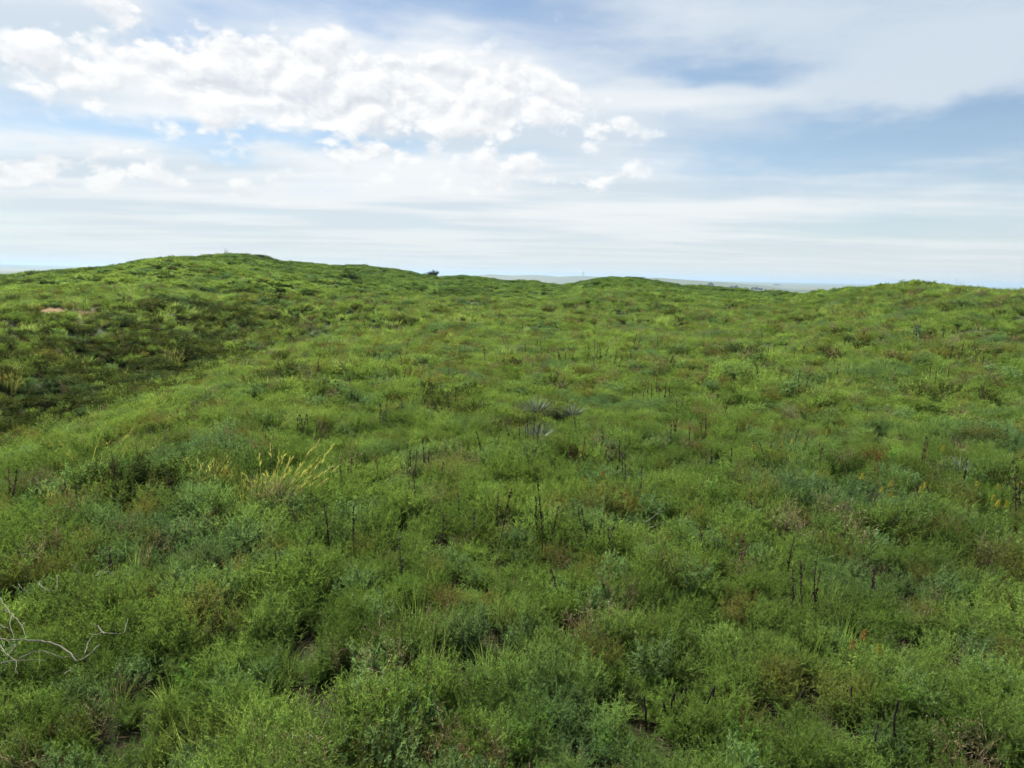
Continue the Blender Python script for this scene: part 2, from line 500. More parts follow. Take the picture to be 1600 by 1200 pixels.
# ------------------------------------------------------------------ ground sheet (polar grid about the viewpoint)
SANDS = []
for (px, py, wx, wy) in ((97, 489, 2.0, 1.6), (110, 442, 1.6, 1.6), (72, 494, 0.9, 0.8)):
    gx, gy, _ = ground_at(px, py, lift=0.12)
    SANDS.append((gx, gy, wx, wy))
CLEAR = []                                  # small hollows round plants that stand apart
for (px, py, w, lf) in ((838, 650, 0.5, 0.1), (893, 655, 0.4, 0.1), (842, 693, 0.45, 0.1), (320, 655, 0.35, 0.1), (1500, 743, 0.3, 0.1), (395, 768, 0.3, 0.1), (1435, 536, 0.5, 0.2), (856, 542, 0.5, 0.2)):
    gx, gy, _ = ground_at(px, py, lift=lf)
    CLEAR.append((gx, gy - 0.35 * w, w))
    CLEAR.append((gx * (1 - 0.9 * w / gy), gy - 0.9 * w, w * 0.55))
BARE = []                                   # gaps in the near brush where litter shows
for (px, py, w) in ((455, 1120, 0.24), (985, 1160, 0.24), (205, 1165, 0.2), (1070, 1120, 0.22), (490, 1060, 0.14)):
    gx, gy, _ = ground_at(px, py)
    BARE.append((gx, gy, w))


def sandmask(x, y):
    s = np.zeros_like(x)
    for gx, gy, wx, wy in SANDS:
        q = np.hypot((x - gx) / wx, (y - gy) / wy) + 0.6 * gnoise(x * 0.9, y * 0.9, 9)
        s = np.maximum(s, 1 - sstep(q, 0.75, 1.1))
    return s


def build_ground():
    azs = np.concatenate([np.linspace(-np.pi, -R(48), 60, endpoint=False), np.linspace(-R(48), R(48), 420, endpoint=False),
                          np.linspace(R(48), np.pi, 60, endpoint=False)])
    rs = np.concatenate([[0.25], np.arange(0.6, 30, 0.3), np.arange(30, 190, 1.2), np.geomspace(190, 32000, 90)])
    na, nr = len(azs), len(rs)
    AA, RR = np.meshgrid(azs, rs)
    X, Y = RR * np.sin(AA), RR * np.cos(AA)
    Z = terrain(X, Y)
    v = np.stack([X, Y, Z], -1).reshape(-1, 3)
    i, j = np.meshgrid(np.arange(nr - 1), np.arange(na), indexing='ij')
    j2 = (j + 1) % na
    f = np.stack([i * na + j, (i + 1) * na + j, (i + 1) * na + j2, i * na + j2], -1).reshape(-1, 4)[:, ::-1]
    v = np.vstack([v, [[0, 0, float(terrain(0.0, 0.01))]]])
    faces = f.tolist()
    c = len(v) - 1
    faces += [[c, k, (k + 1) % na][::-1] for k in range(na)]
    me = bpy.data.meshes.new('ground')
    me.from_pydata(v.tolist(), [], faces)
    at = me.attributes.new('sand', 'FLOAT', 'POINT')
    at.data.foreach_set('value', sandmask(v[:, 0], v[:, 1]).astype(np.float32))
    at = me.attributes.new('plain', 'FLOAT', 'POINT')
    at.data.foreach_set('value', sstep(np.hypot(v[:, 0], v[:, 1]), 250, 700).astype(np.float32))
    me.polygons.foreach_set('use_smooth', np.ones(len(me.polygons), bool))
    me.materials.append(gm)
    o = bpy.data.objects.new('ground', me)
    COL.objects.link(o)
    tag(o, 'rolling sandy prairie ground under the brush, reaching the horizon', kind='structure')
    return float(v[:, 2].min()), float(v[:, 2].max())


ZMIN, ZMAX = build_ground()

# haze: one closed box of even thin air round everything
HZ = 30000.0
hv = [(sx * HZ, sy * HZ, z) for z in (ZMIN - 1.0, max(ZMAX, 14.0) + 34.0) for sx, sy in ((-1, -1), (1, -1), (1, 1), (-1, 1))]
hm = bpy.data.meshes.new('haze')
hm.from_pydata(hv, [], [(3, 2, 1, 0), (4, 5, 6, 7), (0, 1, 5, 4), (1, 2, 6, 5), (2, 3, 7, 6), (3, 0, 4, 7)])
hmat, N = new_mat('haze_air')
vol = N.n('ShaderNodeVolumePrincipled')
vol.inputs['Color'].default_value = (0.32, 0.43, 0.57, 1)
vol.inputs['Density'].default_value = 1.35e-4
vol.inputs['Anisotropy'].default_value = 0.2
out = N.n('ShaderNodeOutputMaterial')
hmat.node_tree.links.new(vol.outputs[0], out.inputs['Volume'])
hm.materials.append(hmat)
hz = bpy.data.objects.new('haze', hm)
COL.objects.link(hz)
tag(hz, 'thin pale blue haze over the distant plain', kind='stuff')

# ------------------------------------------------------------------ plant geometry
def unit(v):
    return v / (np.linalg.norm(v, axis=-1, keepdims=True) + 1e-9)


def slivers(p, d, length, width, rng):
    """thin leaf blades: p start, d direction (n,3) -> triangles"""
    n = len(p)
    side = unit(np.cross(d, rng.normal(size=(n, 3))))
    L = np.broadcast_to(length, (n,))[:, None]
    Wd = np.broadcast_to(width, (n,))[:, None]
    a = p + side * Wd * 0.5
    b_ = p - side * Wd * 0.5
    c = p + d * L
    v = np.stack([a, b_, c], 1).reshape(-1, 3)
    return v


def kites(p, d, length, width, rng):
    n = len(p)
    side = unit(np.cross(d, rng.normal(size=(n, 3))))
    L = np.broadcast_to(length, (n,))[:, None]
    Wd = np.broadcast_to(width, (n,))[:, None]
    mid = p + d * L * 0.45
    v = np.stack([p, mid + side * Wd * 0.5, p + d * L, mid - side * Wd * 0.5], 1).reshape(-1, 3)
    return v


def mesh_from(name, groups, mats):
    """groups: list of (verts, verts_per_face, material index, varied)"""
    vs, loops, starts, totals, mi, var = [], [], [], [], [], []
    off = 0
    ls = 0
    rng = np.random.RandomState(abs(hash(name)) % 1000 if False else len(name) * 7 + 3)
    for v, k, m_i in groups:
        n = len(v) // k
        vs.append(v)
        loops.append(np.arange(off, off + n * k))
        starts.append(ls + np.arange(n) * k)
        totals.append(np.full(n, k))
        mi.append(np.full(n, m_i))
        var.append(np.repeat(rng.rand(n), k))
        off += n * k
        ls += n * k
    vs = np.concatenate(vs).astype(np.float32)
    me = bpy.data.meshes.new(name)
    me.vertices.add(len(vs))
    me.vertices.foreach_set('co', vs.ravel())
    lp = np.concatenate(loops).astype(np.int32)
    me.loops.add(len(lp))
    me.loops.foreach_set('vertex_index', lp)
    st = np.concatenate(starts).astype(np.int32)
    me.polygons.add(len(st))
    me.polygons.foreach_set('loop_start', st)
    me.polygons.foreach_set('material_index', np.concatenate(mi).astype(np.int32))
    at = me.attributes.new('var', 'FLOAT', 'POINT')
    at.data.foreach_set('value', np.concatenate(var).astype(np.float32))
    for m_ in mats:
        me.materials.append(m_)
    me.update(calc_edges=True)
    return me


def tube(points, radii, sides=4):
    """closed tapering tube along a polyline, as quads (unshared vertices)"""
    P = np.asarray(points, float)
    rad = np.asarray(radii, float)
    T = unit(np.gradient(P, axis=0))
    ref = np.array([0.31, 0.17, 0.93])
    if abs(float(np.dot(unit(T.mean(0)), ref))) > 0.93:
        ref = np.array([0.9, 0.3, 0.1])
    U = unit(np.cross(T, ref))
    V = np.cross(T, U)
    th = np.arange(sides) * 2 * np.pi / sides
    ring = P[:, None, :] + rad[:, None, None] * (np.cos(th)[None, :, None] * U[:, None, :] + np.sin(th)[None, :, None] * V[:, None, :])
    q = []
    for i in range(len(P) - 1):
        for k in range(sides):
            k2 = (k + 1) % sides
            q += [ring[i, k], ring[i, k2], ring[i + 1, k2], ring[i + 1, k]]
    for k in range(1, sides - 1, 2):                                   # end caps
        k2, k3 = k + 1, (k + 2) % sides
        q += [ring[-1, 0], ring[-1, k], ring[-1, k2], ring[-1, k3]]
        q += [ring[0, k3], ring[0, k2], ring[0, k], ring[0, 0]]
    return np.array(q)


def shrub_parts(seed, H=0.6, spread=0.75, stems=44, twigs=11, leaves=16, ll=0.026, lw=0.0048, twig_len=0.16, up_bias=0.9, stem_sides=3):
    """feathery brush: stems fan out of one root crown, twigs climb along them, thread leaves along the twigs"""
    rng = np.random.RandomState(seed)
    stemv, tw_p, tw_d, tw_l = [], [], [], []
    for s in range(stems):
        phi = rng.rand() * 2 * np.pi
        tilt = spread * math.sqrt(rng.rand()) + rng.normal() * 0.08
        L = H * rng.uniform(0.72, 1.08) * (1.0 - 0.18 * tilt)
        d = np.array([math.sin(tilt) * math.cos(phi), math.sin(tilt) * math.sin(phi), math.cos(tilt)])
        base = np.array([rng.normal() * 0.035, rng.normal() * 0.035, -0.03])
        t = np.linspace(0, 1, 5)
        curve = rng.normal(size=3) * 0.07 * H
        pts = base + d * L * t[:, None] + curve * (t * (1 - t) * 4)[:, None] + np.array([0, 0, 0.12 * H]) * (t ** 2)[:, None] * math.sin(max(tilt, 0))
        stemv.append(tube(pts, np.interp(t, [0, 1], [0.0052, 0.0012]) * (H / 0.6), stem_sides if stem_sides > 3 else 4))
        for k in range(twigs):
            tt = 0.25 + 0.75 * (k + rng.rand()) / twigs
            i = min(int(tt * 4), 3)
            p = pts[i] + (pts[i + 1] - pts[i]) * (tt * 4 - i)
            o = unit(d * 0.75 + rng.normal(size=3) * 0.62 + np.array([0, 0, 0.35 * up_bias]))
            tw_p.append(p)
            tw_d.append(o)
            tw_l.append(twig_len * rng.uniform(0.55, 1.15) * (1.15 - 0.45 * tt))
    P, D, L = np.array(tw_p), np.array(tw_d), np.array(tw_l)
    twv = slivers(P, D, L, 0.0035 * (lw / 0.0045), rng)
    n = len(P)
    idx = np.repeat(np.arange(n), leaves)
    u = np.tile((np.arange(leaves) + 0.5) / leaves, n) + rng.uniform(-0.03, 0.03, n * leaves)
    lp = P[idx] + D[idx] * (L[idx] * u)[:, None]
    ld = unit(D[idx] * 0.85 + rng.normal(size=(n * leaves, 3)) * 0.8 + np.array([0, 0, 0.15 * up_bias]))
    lv = slivers(lp, ld, ll * rng.uniform(0.6, 1.2, n * leaves) * (1.1 - 0.4 * u), lw, rng)
    return np.concatenate(stemv), twv, lv


def shrub_pair(name, seed, leafmat, stemmat, **kw):
    sv, tv, lv = shrub_parts(seed, **kw)
    return (mesh_from(name + '_foliage', [(tv, 3, 0), (lv, 3, 0)], [leafmat]),
            mesh_from(name + '_stems', [(sv, 4, 0)], [stemmat]))


def shrub_single(name, seed, leafmat, stemmat, **kw):
    sv, tv, lv = shrub_parts(seed, **kw)
    return mesh_from(name, [(tv, 3, 0), (lv, 3, 0), (sv, 4, 1)], [leafmat, stemmat])


def grass_verts(seed, n=70, h=0.42, spread=0.10, lean=0.35, width=0.006, bend=0.5, wind=(0.0, 0.0)):
    """arching blades in two lengths each (a quad, then a tip)"""
    rng = np.random.RandomState(seed)
    phi = rng.rand(n) * 2 * np.pi
    rr = spread * np.sqrt(rng.rand(n))
    p0 = np.stack([rr * np.cos(phi), rr * np.sin(phi), np.full(n, -0.02)], 1)
    phi2 = phi + rng.normal(size=n) * 0.7
    tl = np.abs(rng.normal(size=n)) * lean
    d0 = unit(np.stack([np.sin(tl) * np.cos(phi2) + wind[0], np.sin(tl) * np.sin(phi2) + wind[1], np.cos(tl)], 1))
    L = h * rng.uniform(0.55, 1.1, n)[:, None]
    d1 = unit(d0 + bend * np.stack([np.cos(phi2) * np.sin(tl + .15) + wind[0], np.sin(phi2) * np.sin(tl + .15) + wind[1], -0.25 * np.ones(n)], 1))
    p1 = p0 + d0 * L * 0.55
    p2 = p1 + d1 * L * 0.5
    side = unit(np.cross(d0, rng.normal(size=(n, 3)))) * width
    q = np.stack([p0 - side * .5, p0 + side * .5, p1 + side * .42, p1 - side * .42], 1).reshape(-1, 3)
    tip = np.stack([p1 - side * .42, p1 + side * .42, p2], 1).reshape(-1, 3)
    return q, tip


# ------------------------------------------------------------------ the brush cover
rngs = np.random.RandomState(77)


def wedge_points(r0, r1, dens, half):
    n = int(0.5 * (r1 ** 2 - r0 ** 2) * 2 * half * dens)
    r = np.sqrt(rngs.uniform(r0 ** 2, r1 ** 2, n))
    a = rngs.uniform(-half, half, n)
    return r * np.sin(a), r * np.cos(a)


def usable(x, y, tight=1.0):
    r = np.hypot(x, y)
    a = np.arctan2(x, y)
    D = np.interp(a, _sa, _sd)
    ok = (r < D + 22) & (sandmask(x, y) < 0.35 + 0.55 * rngs.rand(len(x)))
    for gx, gy, w in BARE:
        ok &= np.hypot(x - gx, y - gy) > tight * w * rngs.uniform(0.7, 1.1, len(x))
    for gx, gy, w in CLEAR:
        ok &= np.hypot(x - gx, y - gy) > tight * w * rngs.uniform(0.8, 1.05, len(x))
    return ok


def lump(x, y):
    """height of the brush: knots of tall plants, low swales between"""
    return np.clip(0.68 + 0.34 * gnoise(x / 2.0, y / 2.0, 20) + 0.22 * gnoise(x / 6.0, y / 6.0, 21), 0.42, 1.15)


def scatter(name, label, cat, srcs, x, y, scl, seed, tilt=0.12, sink=0.0):
    """one object of ground cover that nobody could count: geometry nodes set the plants on a cloud of points"""
    rg = np.random.RandomState(seed)
    col = bpy.data.collections.new(name + '_plants')
    for k, me in enumerate(srcs):
        col.objects.link(bpy.data.objects.new('%s_plant_%02d' % (name, k), me))
    n = len(x)
    z = terrain(x, y) - sink
    me = bpy.data.meshes.new(name)
    me.vertices.add(n)
    me.vertices.foreach_set('co', np.stack([x, y, z], 1).astype(np.float32).ravel())
    a = me.attributes.new('rot', 'FLOAT_VECTOR', 'POINT')
    a.data.foreach_set('vector', np.stack([rg.normal(size=n) * tilt, rg.normal(size=n) * tilt, rg.rand(n) * 2 * np.pi], 1).astype(np.float32).ravel())
    a = me.attributes.new('scl', 'FLOAT_VECTOR', 'POINT')
    a.data.foreach_set('vector', scl.astype(np.float32).ravel())
    a = me.attributes.new('idx', 'INT', 'POINT')
    a.data.foreach_set('value', rg.randint(0, len(srcs), n).astype(np.int32))
    o = bpy.data.objects.new(name, me)
    COL.objects.link(o)
    ng = bpy.data.node_groups.new(name, 'GeometryNodeTree')
    ng.interface.new_socket('Geometry', in_out='INPUT', socket_type='NodeSocketGeometry')
    ng.interface.new_socket('Geometry', in_out='OUTPUT', socket_type='NodeSocketGeometry')
    G = NT(ng)
    gi, go = G.n('NodeGroupInput'), G.n('NodeGroupOutput')
    ci = G.n('GeometryNodeCollectionInfo')
    ci.inputs['Collection'].default_value = col
    ci.inputs['Separate Children'].default_value = True
    ci.inputs['Reset Children'].default_value = True
    ip = G.n('GeometryNodeInstanceOnPoints')
    ip.inputs['Pick Instance'].default_value = True
    at = {}
    for nm, ty in (('rot', 'FLOAT_VECTOR'), ('scl', 'FLOAT_VECTOR'), ('idx', 'INT')):
        nd = G.n('GeometryNodeInputNamedAttribute', data_type=ty)
        nd.inputs['Name'].default_value = nm
        at[nm] = next(s for s in nd.outputs if s.enabled and s.name == 'Attribute')
    e2r = G.n('FunctionNodeEulerToRotation')
    ng.links.new(at['rot'], e2r.inputs[0])
    ng.links.new(gi.outputs[0], ip.inputs['Points'])
    ng.links.new(ci.outputs[0], ip.inputs['Instance'])
    ng.links.new(at['idx'], ip.inputs['Instance Index'])
    ng.links.new(e2r.outputs[0], ip.inputs['Rotation'])
    ng.links.new(at['scl'], ip.inputs['Scale'])
    ng.links.new(ip.outputs[0], go.inputs[0])
    md = o.modifiers.new('plants', 'NODES')
    md.node_group = ng
    tag(o, label, cat, kind='stuff')
    return o


# near brush: individual shrubs (the largest in view), then cover
near_srcs = [shrub_pair('sagebrush', 100 + k, M['sage'], M['bark'], H=0.56 + 0.04 * (k % 3), spread=0.70 + 0.09 * (k % 4),
                        stems=40 + 4 * (k % 3), twigs=11, leaves=14, ll=0.036, lw=0.0066, twig_len=0.185) for k in range(7)]
kinds = [(near_srcs, 'sagebrush_shrub', 'feathery green sagebrush shrub in the dense low brush', 'sagebrush shrubs of the near brush'),
         ([shrub_pair('paleshrub', 120 + k, M['pale'], M['greenstalk'], H=0.56, spread=0.6, stems=26, twigs=9, leaves=11, ll=0.05, lw=0.012, twig_len=0.15, up_bias=1.1) for k in range(3)],
          'pale_leaf_shrub', 'pale grey green shrub with broader leaves in the near brush', 'pale leafy shrubs of the near brush'),
         ([shrub_pair('oliveshrub', 125 + k, M['olive'], M['bark'], H=0.6, spread=0.75, stems=34, twigs=10, leaves=12, ll=0.03, lw=0.0055) for k in range(3)],
          'olive_shrub', 'olive brown seeding shrub among the greener near brush', 'olive shrubs of the near brush'),
         ([shrub_pair('twiggyshrub', 130 + k, M['dry'], M['bark'], H=0.62, spread=0.7, stems=20, twigs=9, leaves=3, ll=0.05, lw=0.005, twig_len=0.2) for k in range(2)],
          'dry_twiggy_shrub', 'dry brown twiggy shrub poking through the near brush', 'dry twiggy shrubs of the near brush')]
NX, NY = wedge_points(2.0, 17.0, 11.5, R(50))
k_ = usable(NX, NY)
NX, NY = NX[k_], NY[k_]
NL = lump(NX, NY) * rngs.uniform(0.75, 1.15, len(NX))
rel = np.stack([NX, NY, terrain(NX, NY) + 0.3 - CAM_Z], 1)
dep = rel @ fwd
ix, iy = 800 + FPX * (rel @ rt) / dep, 600 - FPX * (rel @ up) / dep
seen = (ix > -40) & (ix < 1640) & (iy > 300) & (iy < 1290)
order = np.argsort(np.where(seen, np.hypot(NX, NY), 1e9))[:290]
ind = np.zeros(len(NX), bool)
ind[order] = seen[order]
for k in np.where(ind)[0]:
    u_ = rngs.rand() + 0.25 * float(gnoise(np.array([NX[k] / 2.2]), np.array([NY[k] / 2.2]), 50)[0])
    ms, nm_, lb_, gp_n = kinds[0 if u_ < 0.70 else 1 if u_ < 0.84 else 2 if u_ < 0.95 else 3]
    fm, sm = ms[int(rngs.randint(len(ms)))]
    s = float(NL[k])
    e = empty(nm_, (NX[k], NY[k], float(terrain(NX[k], NY[k]))), rngs.rand() * 6.28, (s * 0.95, s * 0.95, s))
    e.rotation_euler.x, e.rotation_euler.y = rngs.normal() * 0.12, rngs.normal() * 0.12
    tag(e, lb_, 'shrub', gp_n)
    child('foliage', fm, e)
    child('stems', sm, e)
near_single = [shrub_single('near_brush', 140 + k, M['sage'], M['bark'], H=0.56 + 0.04 * (k % 3), spread=0.72 + 0.09 * (k % 4),
                            stems=38, twigs=10, leaves=13, ll=0.038, lw=0.0070, twig_len=0.185) for k in range(6)]
low_srcs = list(near_single)
near_single += [shrub_single('near_pale', 150, M['pale'], M['greenstalk'], H=0.56, spread=0.6, stems=26, twigs=9, leaves=11, ll=0.05, lw=0.012, twig_len=0.15),
                shrub_single('near_olive', 151, M['olive'], M['bark'], H=0.6, spread=0.75, stems=34, twigs=10, leaves=12, ll=0.032, lw=0.006),
                shrub_single('near_dry', 152, M['dry'], M['bark'], H=0.64, spread=0.6, stems=14, twigs=9, leaves=3, ll=0.05, lw=0.006, twig_len=0.2)]
cx, cy, cl = NX[~ind], NY[~ind], NL[~ind]
scatter('near_sagebrush_cover', 'dense feathery sagebrush cover past the nearest shrubs', 'brush', near_single, cx, cy,
        np.stack([cl, cl, cl], 1), 1)
# low seedlings and litter plants fill the gaps
x, y = wedge_points(2.0, 26.0, 11.0, R(50))
k_ = usable(x, y, 0.55)
x, y = x[k_], y[k_]
l = rngs.uniform(0.32, 0.52, len(x))
scatter('low_brush_cover', 'low green seedlings filling the gaps between the shrubs', 'brush', low_srcs, x, y, np.stack([l * 1.25, l * 1.25, l], 1), 6)
mid_srcs = [shrub_single('mid_brush', 160 + k, M['sage'], M['bark'], H=0.60, spread=0.80 + 0.08 * (k % 3),
                         stems=34, twigs=8, leaves=9, ll=0.062, lw=0.011, twig_len=0.2) for k in range(6)]
mid_srcs += [shrub_single('mid_pale', 170, M['pale'], M['greenstalk'], H=0.58, spread=0.7, stems=26, twigs=8, leaves=9, ll=0.07, lw=0.016, twig_len=0.18),
             shrub_single('mid_olive', 171, M['olive'], M['bark'], H=0.62, spread=0.8, stems=30, twigs=8, leaves=9, ll=0.06, lw=0.011, twig_len=0.2),
             shrub_single('mid_dry', 172, M['dry'], M['bark'], H=0.72, spread=0.4, stems=12, twigs=8, leaves=3, ll=0.06, lw=0.010, twig_len=0.18)]
x, y = wedge_points(17.0, 62.0, 6.0, R(46))
k_ = usable(x, y)
x, y = x[k_], y[k_]
l = lump(x, y) * rngs.uniform(0.7, 1.15, len(x))
scatter('sagebrush_cover', 'green sagebrush cover over the middle of the prairie', 'brush', mid_srcs, x, y, np.stack([l * 1.2, l * 1.2, l], 1), 2)
far_srcs = [shrub_single('far_brush', 180 + k, M['sage'], M['bark'], H=0.62, spread=0.95, stems=40, twigs=6, leaves=6,
                         ll=0.13, lw=0.030, twig_len=0.28) for k in range(6)]
x, y = wedge_points(62.0, 195.0, 2.3, R(42))
k_ = usable(x, y)
x, y = x[k_], y[k_]
l = lump(x, y) * rngs.uniform(0.6, 1.15, len(x))
scatter('hill_brush_cover', 'green brush and grass covering the far hill slopes', 'brush', far_srcs, x, y, np.stack([l * 1.6, l * 1.6, l], 1), 3)
# darker brush: in the gully, in hollows and in loose clumps over the slopes
dark_srcs = [shrub_single('dark_brush', 190 + k, M['darksage'], M['bark'], H=0.66, spread=0.95, stems=36, twigs=8, leaves=8,
                          ll=0.075, lw=0.015, twig_len=0.22) for k in range(4)]
x, y = wedge_points(9.0, 185.0, 1.3, R(43))
tt = np.clip((y - 12.0) / 25.0, -0.4, 1.0)
gul = np.exp(-(np.hypot(x + 18.0 - 1.6 * tt, np.maximum(y - 37, 0) * 0.5) / 4.6) ** 2) * (y < 50)
clump = np.clip(gnoise(x / 3.3, y / 2.0, 40) * 2.2 - 0.35, 0, 1) * np.clip(gnoise(x / 14, y / 14, 41) * 1.4 + 0.55, 0, 1)
hill = np.clip(gnoise(x / 22, y / 16, 42) * 2.0 - 0.1, 0, 1) * sstep(np.hypot(x, y), 50, 90) * (x < 10)
k_ = usable(x, y) & (rngs.rand(len(x)) < np.clip(0.9 * gul + 0.8 * clump + 0.7 * hill, 0, 1))
x, y = x[k_], y[k_]
gx_, gy_ = rngs.uniform(-27, -9, 2600), rngs.uniform(11, 46, 2600)     # the gully sides are thick with it
k_ = (rngs.rand(2600) < np.exp(-(np.hypot(gx_ + 17.6, np.maximum(gy_ - 37, 0) * 0.5) / 4.4) ** 2)) & (np.arctan2(-gx_, gy_) < R(43)) & usable(gx_, gy_)
x, y = np.concatenate([x, gx_[k_]]), np.concatenate([y, gy_[k_]])
l = lump(x, y) * rngs.uniform(0.8, 1.2, len(x))
wd = 1.1 + np.hypot(x, y) / 150
scatter('dark_brush_cover', 'darker olive brush in the gully and in clumps over the slopes', 'brush', dark_srcs, x, y, np.stack([l * wd, l * wd, l], 1), 8)
# dead twigs and straw lying on the soil of the near gaps
lit_srcs = []
for k in range(4):
    rg_ = np.random.RandomState(240 + k)
    n = 150
    p = np.stack([rg_.uniform(-0.3, 0.3, n), rg_.uniform(-0.3, 0.3, n), rg_.uniform(0.004, 0.05, n)], 1)
    d = unit(np.stack([rg_.normal(size=n), rg_.normal(size=n), rg_.normal(size=n) * 0.22], 1))
    lit_srcs.append(mesh_from('litter', [(kites(p, d, rg_.uniform(0.04, 0.22, n), 0.006, rg_), 4, 0)], [M['litter']]))
x, y = wedge_points(2.0, 12.0, 7.0, R(48))
s = rngs.uniform(0.8, 1.3, len(x))
scatter('plant_litter', 'dry brown twigs and straw lying on the soil in the gaps', 'litter', lit_srcs, x, y, np.stack([s, s, s], 1), 9, tilt=0.06)
# grass between the shrubs
gr = []
for k in range(5):
    q, t_ = grass_verts(200 + k, 80, 0.46, 0.14)
    gr.append(mesh_from('grass_tuft', [(q, 4, 0), (t_, 3, 0)], [M['grass']]))
x, y = wedge_points(3.0, 20.0, 3.0, R(48))
k_ = usable(x, y) & (rngs.rand(len(x)) < 0.35 + 0.9 * np.clip(gnoise(x / 5, y / 5, 30) + 0.2, 0, 1))
x, y = x[k_], y[k_]
s = rngs.uniform(0.5, 0.85, len(x))
scatter('grass_cover', 'fine green grass growing between the near shrubs', 'grass', gr, x, y, np.stack([s, s, s], 1), 4)
gr2 = []
for k in range(5):
    q, t_ = grass_verts(220 + k, 90, 0.5, 0.28, width=0.014)
    gr2.append(mesh_from('grass_patch', [(q, 4, 0), (t_, 3, 0)], [M['grass']]))
x, y = wedge_points(20.0, 110.0, 1.8, R(44))
k_ = usable(x, y) & (rngs.rand(len(x)) < 0.3 + 1.2 * np.clip(gnoise(x / 9, y / 9, 31) + 0.15, 0, 1))
x, y = x[k_], y[k_]
s = rngs.uniform(0.5, 0.95, len(x))
wd = 1 + np.hypot(x, y) / 60
scatter('far_grass_cover', 'yellowish green grass mixed into the brush of the prairie', 'grass', gr2, x, y, np.stack([s * wd, s * wd, s], 1), 5)

#DETAILS
# ------------------------------------------------------------------ far plain: trees, tower, farm shed
def blob_leaves(rng, centre, rad, n, size):
    d = unit(rng.normal(size=(n, 3)))
    p = np.asarray(centre) + d * np.asarray(rad) * (rng.uniform(0.55, 1.0, n) ** 0.6)[:, None]
    return kites(p, unit(d + rng.normal(size=(n, 3)) * 0.8), size * rng.uniform(0.6, 1.3, n), size * 0.7, rng)


def far_tree_meshes(k, h=9.0, w=8.0):
    rng = np.random.RandomState(500 + k)
    tr = [tube([(0, 0, -0.3), (0.1, 0, h * 0.25), (0.2, 0.1, h * 0.5), (0.1, 0.2, h * 0.8)], [0.42, 0.32, 0.22, 0.06], 6)]
    lv = []
    for b_ in range(9):
        a = rng.rand() * 6.28
        rr = w * 0.34 * math.sqrt(rng.rand())
        c = np.array([rr * math.cos(a), rr * math.sin(a), h * rng.uniform(0.38, 0.86)])
        tr.append(tube([(0.1, 0, h * 0.28), c * np.array([0.5, 0.5, 0.85]), c], [0.16, 0.1, 0.03], 4))
        lv.append(blob_leaves(rng, c, (w * 0.22, w * 0.22, h * 0.15), 150, 0.9))
    return mesh_from('far_trunk', [(np.concatenate(tr), 4, 0)], [M['trunk']]), mesh_from('far_crown', [(np.concatenate(lv), 4, 0)], [M['treeleaf']])


far_meshes = [far_tree_meshes(k) for k in range(4)]


def far_tree(px, dist, s, label, group=None, k=0, sx=1.0):
    e = empty('broadleaf_tree', on_ground(px, dist), random.Random(px).random() * 6, (s * sx, s * sx, s))
    tag(e, label, 'tree', group)
    child('trunk', far_meshes[k % 4][0], e)
    child('crown', far_meshes[k % 4][1], e)


far_tree(1109, 2300, 1.6, 'dark lone spreading tree on the pale plain beyond the saddle', k=0, sx=1.25)
far_tree(1114, 2302, 1.4, 'smaller dark tree crowding the lone spreading tree on the plain', k=1)
for i, px in enumerate((1143, 1147, 1151, 1154, 1161, 1166, 1170, 1176, 1182, 1187, 1191, 1197)):
    far_tree(px, 1950 + 35 * (i % 4), 1.5 * (0.85, 0.7, 0.95, 0.6, 0.55, 0.7, 0.5, 0.72, 0.8, 0.66, 0.6, 0.5)[i],
             'small dark tree in the loose row on the plain past the saddle', 'trees in a row on the plain', i)
for i, px in enumerate((1210, 1213.5, 1217, 1221)):
    far_tree(px, 4600 + 30 * i, (1.3, 1.7, 1.5, 1.1)[i], 'hazy blue grey tree in the farthest clump on the plain', 'farthest tree clump', i)

tx, ty, tz = on_ground(911, 4300)
tw = empty('radio_tower', (tx, ty, tz))
tag(tw, 'hazy slender tower with bulky middle and thin mast on the far ridge', 'tower')
leg_me = mesh_from('tower_leg', [(tube([(1.9, 1.9, -1.0), (0.5, 0.5, 15.0)], [1.1, 0.9], 4), 4, 0)], [M['steel']])
for q in range(4):
    child('leg', leg_me, tw).rotation_euler = (0, 0, q * math.pi / 2)
br = np.concatenate([tube([(a * k_, b_ * k_, z0), (c * k2, d * k2, z1)], [0.2, 0.2], 4)
                     for z0, z1, k_, k2 in ((0, 5, 1.9, 1.4), (5, 10, 1.4, 0.95), (10, 15, 0.95, 0.5))
                     for a, b_, c, d in ((1, 1, -1, 1), (-1, 1, -1, -1), (-1, -1, 1, -1), (1, -1, 1, 1))])
child('bracing', mesh_from('tower_bracing', [(br, 4, 0)], [M['steel']]), tw)
child('mast', mesh_from('tower_mast', [(tube([(0, 0, 15), (0, 0, 24), (0, 0, 33)], [1.6, 1.2, 0.9], 6), 4, 0)], [M['steel']]), tw)
arm_me = mesh_from('tower_arm', [(tube([(-7.5, 0, 15.5), (0, 0, 16.2), (7.5, 0, 15.5)], [0.9, 1.6, 0.9], 4), 4, 0)], [M['steel']])
child('tank', mesh_from('tower_tank', [(tube([(0, 0, 12), (0, 0, 13.5), (0, 0, 19), (0, 0, 21)], [2.5, 4.6, 4.6, 2.0], 12), 4, 0)], [M['steel']]), tw)
child('arm', arm_me, tw)
child('arm', arm_me, tw).rotation_euler = (0, 0, math.pi / 2)
hx, hy, hzz = on_ground(1161.5, 3900)
sh = empty('farm_shed', (hx, hy, hzz), 0.3)
tag(sh, 'tiny white farm shed far out on the plain', 'shed')


